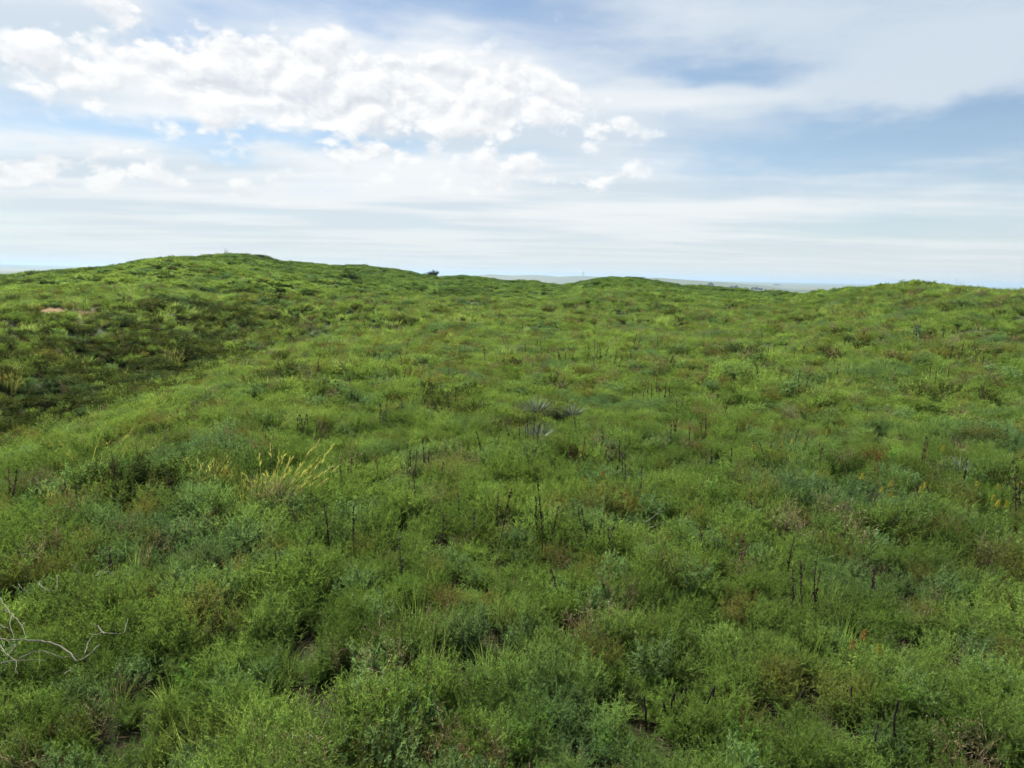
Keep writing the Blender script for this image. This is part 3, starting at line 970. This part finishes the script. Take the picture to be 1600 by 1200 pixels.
def boxv(x0, x1, y0, y1, z0, z1):
    c = [(x0, y0, z0), (x1, y0, z0), (x1, y1, z0), (x0, y1, z0), (x0, y0, z1), (x1, y0, z1), (x1, y1, z1), (x0, y1, z1)]
    return np.array([c[i] for f_ in ((0, 3, 2, 1), (4, 5, 6, 7), (0, 1, 5, 4), (1, 2, 6, 5), (2, 3, 7, 6), (3, 0, 4, 7)) for i in f_], float)


child('wall', mesh_from('shed_wall', [(boxv(-7, 7, -4, 4, -0.5, 5.0), 4, 0)], [M['whitepaint']]), sh)
rf = np.array([(-7.4, -4.4, 4.9), (7.4, -4.4, 4.9), (7.4, 0, 7.2), (-7.4, 0, 7.2), (-7.4, 0, 7.2), (7.4, 0, 7.2), (7.4, 4.4, 4.9), (-7.4, 4.4, 4.9),
               (-7.4, -4.4, 4.9), (-7.4, 0, 7.2), (-7.4, 4.4, 4.9), (-7.4, 0, 5.0), (7.4, -4.4, 4.9), (7.4, 0, 5.0), (7.4, 4.4, 4.9), (7.4, 0, 7.2)], float)
child('roof', mesh_from('shed_roof', [(rf, 4, 0)], [M['roofmetal']]), sh)
child('door', mesh_from('shed_door', [(boxv(-1.8, 1.8, -4.1, -3.9, -0.4, 3.6), 4, 0)], [M['roofmetal']]), sh)

# ------------------------------------------------------------------ shrubs that stand out from the cover
def shrub_thing(name, meshes, loc, s, label, cat='shrub', group=None, rz=None):
    e = empty(name, loc, random.Random(int(loc[0] * 97 + loc[1] * 31)).random() * 6.28 if rz is None else rz, s)
    tag(e, label, cat, group)
    child('foliage', meshes[0], e)
    child('stems', meshes[1], e)
    return e


jun = [shrub_pair('juniper', 300 + k, M['juniper'], M['bark'], H=0.9, spread=0.85, stems=46, twigs=9, leaves=8, ll=0.11, lw=0.03, twig_len=0.24, up_bias=1.3) for k in range(3)]
for px, py, dist, s, lab in ((677, 429, 158, 2.1, 'dark upright bush breaking the skyline at the end of the long hill'),
                             (673, 429, 159, 1.5, 'small dark bush touching the dark upright bush on the skyline')):
    shrub_thing('juniper_bush', jun[0], on_ground(px, dist), s, lab, 'bush')
for i, (px, py, sx, sz, lab) in enumerate((
        (546, 440, 1.5, 1.25, 'dark rounded bush on the slope below the long hill crest'),
        (557, 440, 1.2, 0.8, 'low dark bush beside the dark rounded bush on the slope'),
        (388, 520, 1.0, 0.85, 'dark green bush at the head of the gully'),
        (800, 443, 1.3, 0.8, 'dark low bush on the right shoulder of the small middle hill'),
        (868, 447, 1.4, 0.75, 'dark bush in the dip beside the round knoll'),
        (878, 448, 1.1, 0.6, 'flat dark bush by the dip beside the round knoll'),
        (1032, 447, 1.3, 0.8, 'dark bush on the right shoulder of the round knoll'),
        (78, 451, 1.5, 0.8, 'dark low bush on the left slope above the sand patch'))):
    gx, gy, gz = ground_at(px, py)
    shrub_thing('dark_bush', jun[i % 3], (gx, gy, gz - 0.05), (sx, sx, sz), lab, 'bush')
gre = [shrub_pair('greybrush', 320 + k, M['greyleaf'], M['bark'], H=0.65, spread=0.95, stems=44, twigs=9, leaves=10, ll=0.06, lw=0.011, twig_len=0.18) for k in range(3)]
rg = random.Random(5)
for i, (px, py, s) in enumerate(((872, 648, 0.9), (856, 656, 0.8), (812, 656, 0.85), (1190, 592, 1.15), (1172, 598, 0.95), (1207, 590, 1.0), (1256, 580, 0.9), (930, 592, 0.95), (1365, 622, 1.0), (1410, 492, 1.2), (1545, 488, 1.2),
                                 (300, 655, 0.9), (690, 470, 1.4), (1090, 505, 1.2), (240, 545, 1.0), (1110, 563, 1.0), (612, 520, 1.1), (1530, 690, 0.85))):
    gx, gy, gz = ground_at(px, py)
    shrub_thing('grey_sagebrush', gre[i % 3], (gx, gy, gz), s * 0.8, 'grey green mounded sagebrush standing out of the greener brush', 'shrub', 'grey sagebrush mounds')
fre = [shrub_pair('freshweed', 340 + k, M['fresh'], M['greenstalk'], H=0.55, spread=0.45, stems=16, twigs=8, leaves=10, ll=0.045, lw=0.010, twig_len=0.13, up_bias=1.2) for k in range(3)]
for i, (px, py, s) in enumerate(((775, 1188, 0.62), (825, 1182, 0.7), (858, 1160, 0.72), (1165, 1165, 0.6), (500, 1195, 0.55), (72, 1105, 0.5), (1185, 1195, 0.5), (395, 1140, 0.55), (940, 1165, 0.5),
                                 (1140, 760, 1.0), (1110, 800, 1.1), (1395, 725, 0.9), (1330, 770, 0.9), (300, 1080, 0.6), (1420, 1110, 0.6))):
    gx, gy, gz = ground_at(px, py, lift=0.12)
    shrub_thing('leafy_weed', fre[i % 3], (gx, gy, gz), s * 0.95, 'bright fresh green leafy weed among the darker sagebrush', 'weed', 'fresh green weeds')
blu = [shrub_pair('bluegreenweed', 360 + k, M['bluegreen'], M['greenstalk'], H=0.6, spread=0.6, stems=22, twigs=8, leaves=10, ll=0.05, lw=0.010, twig_len=0.14, up_bias=1.2) for k in range(2)]
for i, (px, py, s) in enumerate(((935, 760, 1.0), (960, 752, 1.15), (985, 760, 1.0), (1010, 770, 0.9), (1390, 745, 1.0), (1420, 755, 1.0), (1360, 760, 0.9), (1180, 845, 0.8), (590, 1140, 0.7), (690, 1120, 0.75))):
    gx, gy, gz = ground_at(px, py, lift=0.2)
    shrub_thing('broadleaf_weed', blu[i % 2], (gx, gy, gz), s * 0.72, 'pale blue green leafy weed clump in the brush', 'weed', 'blue green weed clumps')
rus = [shrub_pair('rustweed', 380 + k, M['rust'], M['redstalk'], H=0.55, spread=0.5, stems=20, twigs=8, leaves=9, ll=0.035, lw=0.007, twig_len=0.14) for k in range(2)]
for i, (px, py, s) in enumerate(((1372, 725, 1.15), (1365, 720, 1.0), (278, 915, 0.75), (1163, 945, 0.8), (980, 800, 1.0), (950, 790, 0.95), (375, 690, 1.0), (1088, 700, 0.8), (1180, 765, 0.9), (1090, 590, 0.9),
                                 (560, 580, 0.9), (760, 610, 0.9), (720, 562, 0.9), (1225, 640, 0.9), (75, 1150, 0.55), (20, 585, 1.3), (8, 600, 1.2), (1255, 820, 0.9), (700, 940, 0.7))):
    gx, gy, gz = ground_at(px, py, lift=0.2)
    shrub_thing('rust_weed', rus[i % 2], (gx, gy, gz), s * 0.85, 'rust brown drying weed among the green brush', 'weed', 'rust brown weeds')

# ------------------------------------------------------------------ seed stalks
def stalk_meshes(k, stem, head, knobby=True):
    rng = np.random.RandomState(600 + k)
    t = np.linspace(0, 1, 6)
    lean = rng.normal(size=2) * 0.05
    pts = np.stack([lean[0] * t ** 2, lean[1] * t ** 2, t], 1)
    pts[:, :2] += rng.normal(size=(6, 2)) * 0.004
    sm = mesh_from('stalk', [(tube(pts, np.interp(t, [0, 1], [0.0075, 0.003]), 5), 4, 0)], [stem])
    n = 130
    u = rng.uniform(0.42 + 0.12 * rng.rand(), 1.0, n) if knobby else rng.uniform(0.2, 1.0, n)
    c = np.stack([np.interp(u, t, pts[:, j]) for j in range(3)], 1)
    a = rng.rand(n) * 6.28
    wid = (0.014 if knobby else 0.018) * (1.25 - 0.6 * u) * (0.6 + 0.7 * (np.sin(u * 40 + k) > -0.2))
    d = unit(np.stack([np.cos(a), np.sin(a), rng.uniform(0.4, 1.4, n)], 1))
    hv_ = kites(c, d, wid * 2.0, wid * 1.1, rng)
    hm_ = mesh_from('seed_head', [(hv_, 4, 0)], [head])
    return sm, hm_


stk = {'dark': [stalk_meshes(k, M['stalk'], M['stalk']) for k in range(4)],
       'red': [stalk_meshes(10 + k, M['redstalk'], M['redstalk']) for k in range(3)],
       'green': [stalk_meshes(20 + k, M['greenstalk'], M['greenstalk'], False) for k in range(3)]}
STK_LAB = {'dark': 'dark dry seed stalk standing up out of the brush', 'red': 'reddish brown dry seed stalk standing up out of the brush',
           'green': 'slender dark green flower stalk rising from the brush'}
rs_ = random.Random(21)


def stalk(px, yb, yt, kind):
    lift = 0.34
    gx, gy, gz = ground_at(px, yb, lift=lift)
    dist = math.sqrt(gx * gx + gy * gy + (CAM_Z - gz) ** 2)
    h = lift + (yb - yt) * dist / FPX * 1.05
    h = min(max(h, 0.5), 1.5)
    w = 0.72 + min(dist / 50.0, 0.8)
    e = empty('seed_stalk', (gx, gy, gz - 0.02), rs_.random() * 6.28, (w, w, h))
    e.rotation_euler.x, e.rotation_euler.y = rs_.gauss(0, 0.09), rs_.gauss(0, 0.09)
    tag(e, STK_LAB[kind], 'stalk', kind + ' seed stalks')
    a, b_ = stk[kind][rs_.randrange(len(stk[kind]))]
    child('stem', a, e)
    child('seed_head', b_, e)


for px, yb, yt, kd in ((555, 842, 792, 'dark'), (517, 830, 785, 'dark'), (531, 758, 716, 'red'), (549, 756, 716, 'red'), (525, 755, 722, 'red'), (686, 850, 806, 'dark'), (774, 845, 765, 'dark'), (779, 820, 770, 'green'),
                       (849, 848, 750, 'dark'), (843, 825, 775, 'dark'), (858, 830, 790, 'dark'), (631, 893, 840, 'green'), (738, 822, 795, 'dark'), (923, 842, 795, 'dark'), (911, 832, 800, 'dark'), (932, 838, 806, 'dark'),
                       (283, 762, 735, 'dark'), (172, 762, 722, 'red'), (182, 750, 720, 'dark'), (122, 790, 758, 'green'), (108, 775, 752, 'green'), (5, 776, 742, 'dark'), (11, 774, 738, 'red'), (16, 776, 745, 'dark'),
                       (433, 892, 868, 'dark'), (463, 880, 842, 'dark'), (492, 892, 866, 'dark'), (439, 806, 782, 'dark'), (358, 812, 795, 'dark'), (400, 815, 800, 'dark'), (948, 848, 818, 'dark'), (958, 850, 822, 'green'),
                       (1109, 855, 825, 'dark'), (1158, 878, 838, 'red'), (1152, 870, 842, 'red'), (1231, 872, 840, 'dark'), (1240, 925, 893, 'dark'), (1257, 918, 882, 'dark'), (1270, 926, 892, 'dark'), (1278, 926, 885, 'dark'),
                       (1357, 905, 880, 'dark'), (1371, 905, 885, 'dark'), (1505, 745, 716, 'dark'), (1440, 718, 686, 'dark'), (1443, 716, 690, 'red'), (1593, 806, 756, 'dark'), (1597, 800, 760, 'dark'), (1275, 725, 694, 'red'),
                       (1281, 712, 690, 'red'), (1232, 705, 670, 'dark'), (1252, 712, 680, 'dark'), (1176, 800, 770, 'green'), (1300, 775, 750, 'dark'), (1420, 780, 756, 'dark'), (1434, 785, 762, 'dark'), (1466, 782, 760, 'dark'),
                       (495, 575, 555, 'dark'), (500, 576, 560, 'dark'), (1190, 528, 516, 'dark'), (1155, 528, 516, 'dark'), (925, 530, 517, 'red'), (990, 537, 520, 'dark'), (995, 538, 524, 'dark'), (668, 735, 700, 'red'), (594, 735, 712, 'red'),
                       (651, 775, 750, 'dark'), (171, 885, 862, 'dark'), (717, 790, 770, 'dark'), (630, 570, 548, 'dark'), (592, 560, 545, 'red'), (1535, 568, 556, 'dark'), (880, 905, 880, 'dark'), (1132, 640, 620, 'dark'), (1046, 620, 604, 'dark')):
    stalk(px, yb, yt, kd)
for i in range(52):
    px0 = rs_.gauss(1000, 340)
    yb0 = 505 + 235 * rs_.random() ** 1.15 + (px0 - 800) * 0.02
    kd0 = rs_.choice(('dark', 'dark', 'green', 'red'))
    for j in range(rs_.choice((1, 2, 3, 4, 5))):
        px, yb = px0 + rs_.gauss(0, 16), yb0 + rs_.gauss(0, 5)
        if 15 < px < 1590:
            stalk(px, yb, yb - 27 * (0.35 + (yb - 430) / 420) * rs_.uniform(0.45, 1.15), kd0 if rs_.random() < 0.75 else 'dark')

# ------------------------------------------------------------------ yucca, pale grass, goldenrod
def yucca_meshes(k):
    rng = np.random.RandomState(700 + k)
    n = 110
    phi = rng.rand(n) * 6.28
    tl = np.arccos(rng.uniform(0.12, 0.98, n))
    d = np.stack([np.sin(tl) * np.cos(phi), np.sin(tl) * np.sin(phi), np.cos(tl)], 1)
    p = np.array([0, 0, 0.10]) + d * 0.04
    lv = kites(p, d, 0.52 * rng.uniform(0.75, 1.1, n), 0.017, rng)
    n = 50
    phi = rng.rand(n) * 6.28
    d = unit(np.stack([np.cos(phi), np.sin(phi), rng.uniform(-0.35, 0.25, n)], 1))
    dv = kites(np.array([0, 0, 0.09]) + d * 0.04, d, 0.34 * rng.uniform(0.7, 1.1, n), 0.017, rng)
    cr = tube([(0, 0, -0.05), (0, 0, 0.06), (0, 0, 0.15)], [0.05, 0.06, 0.03], 6)
    return (mesh_from('rosette', [(lv, 4, 0)], [M['yucca']]), mesh_from('dry_skirt', [(dv, 4, 0)], [M['rust']]), mesh_from('crown', [(cr, 4, 0)], [M['bark']]))


yuc = [yucca_meshes(k) for k in range(3)]
for i, (px, py, s, lab) in enumerate(((838, 648, 1.25, 'large spiky grey green yucca rosette with brown skirt in mid prairie'), (827, 646, 0.9, 'smaller yucca rosette leaning against the large spiky yucca'),
                                      (893, 652, 1.1, 'pale blue green yucca rosette just right of the large yucca'), (842, 690, 1.15, 'spiky yucca rosette in front of the pair of larger yuccas'),
                                      (320, 652, 0.9, 'grey yucca rosette in the brush above the pale grass tuft'), (1500, 740, 0.8, 'small yucca rosette beside dark stalk in the right brush'),
                                      (395, 765, 0.8, 'pale yucca rosette at the edge of the pale grass tuft'))):
    gx, gy, gz = ground_at(px, py, lift=0.1)
    e = empty('yucca_plant', (gx, gy, gz + 0.16 * s), i * 1.3, s * 0.74)
    e.location.z = gz + 0.03
    tag(e, lab, 'yucca')
    for nm, me in zip(('rosette', 'dry_skirt', 'crown'), yuc[i % 3]):
        child(nm, me, e)


def straw_meshes(k, n, h, lean):
    q, t_ = grass_verts(800 + k, n, h, 0.22, 0.28, 0.005, 0.55, wind=lean)
    rng = np.random.RandomState(820 + k)
    tips = t_.reshape(-1, 3, 3)
    sel = rng.rand(len(tips)) < 0.6
    a = tips[sel]
    d = unit(a[:, 2] - a[:, 0])
    hv_ = np.concatenate([kites(a[:, 2] - d * (0.03 + 0.025 * j), unit(d + rng.normal(size=d.shape) * 0.22), 0.075, 0.013, rng) for j in range(6)])
    return mesh_from('blades', [(q, 4, 0), (t_, 3, 0)], [M['straw']]), mesh_from('seed_heads', [(hv_, 4, 0)], [M['straw']])


stw = [straw_meshes(0, 70, 0.85, (0.38, 0.0)), straw_meshes(1, 40, 0.75, (0.12, 0.0)), straw_meshes(2, 14, 0.9, (0.45, 0.0)), straw_meshes(3, 12, 0.8, (0.3, 0.1))]
for i, (px, py, s, k, lab) in enumerate(((430, 792, 1.2, 0, 'large tuft of pale straw grass leaning to the right'), (392, 795, 0.85, 1, 'pale yellow grass tuft beside the large leaning straw tuft'),
                                         (322, 765, 0.8, 1, 'sparse pale grass tuft left of the large straw tuft'), (160, 735, 1.25, 2, 'few long pale grass stems leaning over the left brush'),
                                         (60, 735, 0.7, 3, 'thin pale grass stems by the reddish stalks at the left'), (85, 790, 0.55, 1, 'small pale grass tuft in the left brush'),
                                         (1492, 572, 1.2, 2, 'pale plumed grass stems on the foot of the right hill'), (1475, 574, 1.1, 3, 'pair of pale grass plumes on the foot of the right hill'),
                                         (1520, 572, 1.0, 3, 'pale grass plumes beside dark stalk on the right hill foot'), (270, 572, 1.3, 1, 'yellowish grass tuft on the lip of the gully'),
                                         (15, 610, 1.2, 1, 'straw coloured grass at the mouth of the gully'), (1205, 460, 1.4, 1, 'pale grass tuft on the saddle below the far plain'))):
    gx, gy, gz = ground_at(px, py, lift=0.15)
    e = empty('pale_grass_tuft', (gx, gy, gz), rs_.gauss(0, 0.25), s)
    tag(e, lab, 'grass tuft')
    child('blades', stw[k][0], e)
    child('seed_heads', stw[k][1], e)['kind'] = 'stuff'
# thin pale seed grass scattered on the hill crest on the right
pg = [straw_meshes(10 + k, 18, 0.75, (0.2, 0.0)) for k in range(2)]
for i in range(26):
    gx, gy, gz = ground_at(rs_.uniform(1380, 1600), rs_.uniform(447, 456))
    e = empty('crest_grass_tuft', (gx, gy, gz), rs_.random() * 0.5, rs_.uniform(0.7, 1.1))
    tag(e, 'thin pale grass tuft along the top of the right hill', 'grass tuft', 'pale grass tufts on the right hill')
    child('blades', pg[i % 2][0], e)
    child('seed_heads', pg[i % 2][1], e)['kind'] = 'stuff'


def goldenrod_meshes(k, fmat):
    rng = np.random.RandomState(900 + k)
    t = np.linspace(0, 1, 6)
    pts = np.stack([0.03 * t ** 2, 0.02 * np.sin(3 * t), 0.72 * t], 1)
    st = tube(pts, np.interp(t, [0, 1], [0.005, 0.002]), 5)
    n = 60
    u = rng.uniform(0.2, 0.9, n)
    c = np.stack([np.interp(u, t, pts[:, j]) for j in range(3)], 1)
    a = rng.rand(n) * 6.28
    lv = kites(c, unit(np.stack([np.cos(a), np.sin(a), rng.uniform(0.3, 1.0, n)], 1)), 0.085 * (1.2 - 0.5 * u), 0.016, rng)
    n = 240
    u = rng.rand(n)
    a = rng.rand(n) * 6.28
    rr = 0.034 * (1 - u) * rng.rand(n) ** 0.5 + 0.012
    c = np.stack([0.03 + rr * np.cos(a) + 0.02 * u, rr * np.sin(a), 0.63 + 0.12 * u], 1)
    fv = kites(c, unit(rng.normal(size=(n, 3)) + np.array([0, 0, 0.6])), 0.016, 0.010, rng)
    return mesh_from('g_stem', [(st, 4, 0)], [M['greenstalk']]), mesh_from('g_leaves', [(lv, 4, 0)], [M['sage']]), mesh_from('g_flower', [(fv, 4, 0)], [fmat])


gy_ = [goldenrod_meshes(k, M['yellow']) for k in range(3)]
gp_ = [goldenrod_meshes(20 + k, M['paleflower']) for k in range(2)]
go_ = [goldenrod_meshes(10 + k, M['orange']) for k in range(2)]


def goldenrod(px, py, s, kind, lab, group=None):
    """py is the flower head; the plant is rooted where that ray passes 0.75 m above ground"""
    gx, gy, gz = ground_at(px, py, lift=0.70 * s)
    e = empty('goldenrod', (gx, gy, gz), rs_.random() * 6.28, s)
    e.rotation_euler.x = rs_.gauss(0, 0.06)
    tag(e, lab, 'flower', group)
    for nm, me in zip(('stem', 'leaves', 'flower_head'), (gp_ if kind == 'p' else gy_ if kind == 'y' else go_)[rs_.randrange(2)]):
        child(nm, me, e)


goldenrod(1343, 996, 0.72, 'o', 'faded orange brown goldenrod head beside the bright yellow one')
goldenrod(1338, 1012, 0.62, 'o', 'lower faded orange goldenrod head on the left of the tall faded one')
goldenrod(1376, 1022, 0.66, 'y', 'bright yellow goldenrod head next to the faded orange one')
goldenrod(945, 742, 0.75, 'o', 'yellow orange goldenrod head above the blue green weed clump')
goldenrod(936, 765, 0.7, 'y', 'yellow goldenrod head in front of the blue green weed clump')
for px, py in ((1380, 765), (1389, 756), (1394, 772), (1434, 764), (1444, 760), (1321, 668), (1252, 688), (1240, 690), (1218, 694), (1548, 778), (1566, 762), (1595, 755), (1555, 786), (1530, 756), (1180, 700), (1124, 660),
               (1295, 676), (1345, 744), (1470, 700), (1580, 790)):
    goldenrod(px, py, rs_.uniform(0.62, 0.8), 'y', 'small yellow goldenrod head over the right hand brush', 'goldenrods in the right brush')
for px, py in ((843, 792), (775, 776), (800, 762), (70, 690), (82, 694), (335, 672), (168, 690), (640, 690), (905, 700)):
    goldenrod(px, py, 0.7, 'p', 'pale yellow flowering stalk in the open middle brush', 'yellow flowering stalks in the middle brush')

# ------------------------------------------------------------------ bleached dead branches lying on the brush
def branch_thing(lines, scale, origin, lift, label, r0):
    loc = ground_at(*[origin[i] + lines[0][len(lines[0]) // 2][i] * scale for i in (0, 1)], lift=lift)
    e = empty('fallen_branch', loc)
    tag(e, label, 'branch')
    rr = random.Random(len(lines) * 13)
    allq = []
    for li, ln in enumerate(lines):
        pts = []
        for (a, b_) in ln:
            g = ground_at(origin[0] + a * scale, origin[1] + b_ * scale, lift=lift + 0.02 * rr.random())
            d = pdir(origin[0] + a * scale, origin[1] + b_ * scale)
            hor = math.hypot(d[0], d[1])
            k_ = math.hypot(g[0], g[1]) / hor
            pts.append(np.array([d[0] * k_, d[1] * k_, CAM_Z + d[2] * k_]) - np.array(loc))
        P = np.array(pts)
        # smooth and roughen
        s_ = np.linspace(0, len(P) - 1, (len(P) - 1) * 4 + 1)
        Q = np.stack([np.interp(s_, np.arange(len(P)), P[:, j]) for j in range(3)], 1)
        Q[1:-1] = (Q[:-2] + 2 * Q[1:-1] + Q[2:]) / 4
        Q += np.random.RandomState(li).normal(size=Q.shape) * 0.003
        ra = r0 * (1.0 if li == 0 else 0.6)
        allq.append(tube(Q, np.linspace(ra, ra * 0.35, len(Q)), 6))
    child('limb', mesh_from('limb', [(allq[0], 4, 0)], [M['deadwood']]), e)
    for q in allq[1:]:
        child('twig', mesh_from('twig', [(q, 4, 0)], [M['deadwood']]), e)


c1 = [[(-40, 385), (0, 395), (90, 400), (260, 405), (340, 420), (400, 450), (450, 490), (480, 538), (540, 505), (580, 465), (625, 428)],
      [(530, 478), (545, 430), (577, 365)], [(577, 365), (650, 358), (720, 358), (775, 362), (800, 270)], [(650, 358), (610, 310), (565, 290)],
      [(0, 430), (40, 490), (100, 530), (105, 610)], [(120, 520), (190, 480), (270, 465), (330, 490), (390, 515), (440, 500), (505, 493)],
      [(-20, 550), (100, 530), (180, 524), (290, 528)], [(400, 612), (440, 585), (480, 565)], [(100, 425), (80, 460), (60, 485)]]
branch_thing(c1, 0.25, (0, 900), 0.36, 'long bleached dead branch with crooked forks lying on the near brush', 0.0065)
c2 = [[(-30, 100), (0, 140), (30, 190), (75, 240), (130, 290), (165, 390)], [(75, 240), (60, 290), (85, 395)], [(0, 205), (40, 220), (75, 240)], [(0, 305), (50, 330), (75, 330)], [(150, 290), (140, 310), (130, 295)]]
branch_thing(c2, 0.25, (0, 900), 0.46, 'upright bleached dead twigs behind the long fallen branch', 0.0045)
c3 = [[(170, 738), (195, 765), (225, 777), (265, 780)], [(262, 705), (266, 740), (262, 772)], [(85, 745), (100, 770), (140, 790)], [(112, 715), (130, 712)]]
branch_thing(c3, 0.3375, (0, 660), 0.40, 'small tangle of bleached twigs in the brush behind the dead branch', 0.0042)
c4 = [[(440, 712), (465, 690), (495, 672), (525, 650)], [(322, 648), (345, 672), (372, 702)], [(345, 672), (362, 655), (380, 645)], [(470, 690), (500, 690), (530, 698)]]
branch_thing(c4, 0.3375, (0, 660), 0.40, 'pair of thin grey dead twigs showing above the left brush', 0.004)


def dead_shrub(px, py, s, label):
    rng = np.random.RandomState(int(px))
    gx, gy, gz = ground_at(px, py, lift=0.2)
    e = empty('dead_shrub', (gx, gy, gz), 0.4, s)
    tag(e, label, 'dead shrub')
    child('stem', mesh_from('stem', [(tube([(0, 0, -0.05), (0.03, 0, 0.25), (-0.05, 0.02, 0.55), (-0.09, 0, 0.75)], [0.02, 0.016, 0.011, 0.004], 6), 4, 0)], [M['deadwood']]), e)
    for j in range(6):
        z = 0.2 + 0.08 * j
        a = rng.rand() * 6.28
        L = rng.uniform(0.25, 0.42)
        child('twig', mesh_from('twig', [(tube([(0, 0, z), (L * .5 * math.cos(a), L * .5 * math.sin(a), z + 0.12), (L * math.cos(a), L * math.sin(a), z + 0.3)], [0.009, 0.007, 0.003], 5), 4, 0)], [M['deadwood']]), e)


dead_shrub(1434, 532, 1.3, 'pale leafless dead shrub on the slope of the right hill')
dead_shrub(856, 538, 1.0, 'pale dead twiggy shrub in the middle of the green prairie')
dead_shrub(521, 476, 1.2, 'grey dead shrub on the lower slope of the long hill')
dead_shrub(1008, 835, 0.55, 'small grey dead shrub by the rust weeds in the middle brush')

# ------------------------------------------------------------------ charred stubs in the gap of the brush
for i, (xb, yb, xt, yt) in enumerate(((1038, 1128, 1034, 1098), (1047, 1130, 1047, 1086), (1062, 1126, 1058, 1097), (1070, 1110, 1068, 1076), (1101, 1140, 1107, 1078), (1123, 1108, 1131, 1078), (1012, 1140, 1004, 1098),
                                      (1388, 1186, 1390, 1118), (1363, 1190, 1367, 1148), (1235, 1125, 1247, 1086), (1347, 1098, 1353, 1066), (1325, 1105, 1325, 1075))):
    gx, gy, gz = ground_at(xb, yb + 12, lift=0.05)
    dist = math.sqrt(gx * gx + gy * gy + (CAM_Z - gz) ** 2)
    h = (yb + 12 - yt) * dist / FPX * 1.12
    lx = (xt - xb) * dist / FPX
    rng = np.random.RandomState(i)
    w = rng.normal(size=(4, 2)) * 0.016
    pts = [(0, 0, -0.04), (lx * .3 + w[0, 0], w[0, 1], h * .33), (lx * .7 + w[1, 0], w[1, 1], h * .7), (lx, w[2, 1], h)]
    e = empty('charred_stub', (gx, gy, gz))
    tag(e, 'short black charred dead stem in a gap of the near brush', 'dead stem', 'charred dead stems')
    child('stem', mesh_from('stem', [(tube(pts, [0.010, 0.009, 0.0075, 0.005], 6), 4, 0)], [M['char']]), e)
    child('knot', mesh_from('knot', [(tube([(lx * .9, w[2, 1], h * .86), (lx + 0.004, w[2, 1] + .003, h * .95), (lx + 0.008, w[2, 1] + .004, h * 1.04)], [0.007, 0.0095, 0.004], 6), 4, 0)], [M['char']]), e)

# ------------------------------------------------------------------ bare bush on the top of the highest hill
bx, by, bz = on_ground(354, 139)
e = empty('bare_bush', (bx, by, bz + 0.1), 0.0, 1.0)
tag(e, 'tiny grey bare bush with upright twigs on the highest hill crest', 'bush')
rng = np.random.RandomState(3)
for j, (ox, top, r_) in enumerate(((-0.13, 1.15, 0.07), (0.13, 1.2, 0.07), (0.0, 0.9, 0.06), (-0.32, 0.85, 0.035), (0.36, 1.5, 0.035), (0.1, 1.55, 0.03), (-0.12, 1.6, 0.03))):
    child('stem', mesh_from('stem', [(tube([(ox * 0.5, 0, -0.1), (ox * 0.9, 0.05, top * 0.5), (ox, 0, top)], [r_, r_ * 0.9, r_ * 0.5], 5), 4, 0)], [M['trunk']]), e)
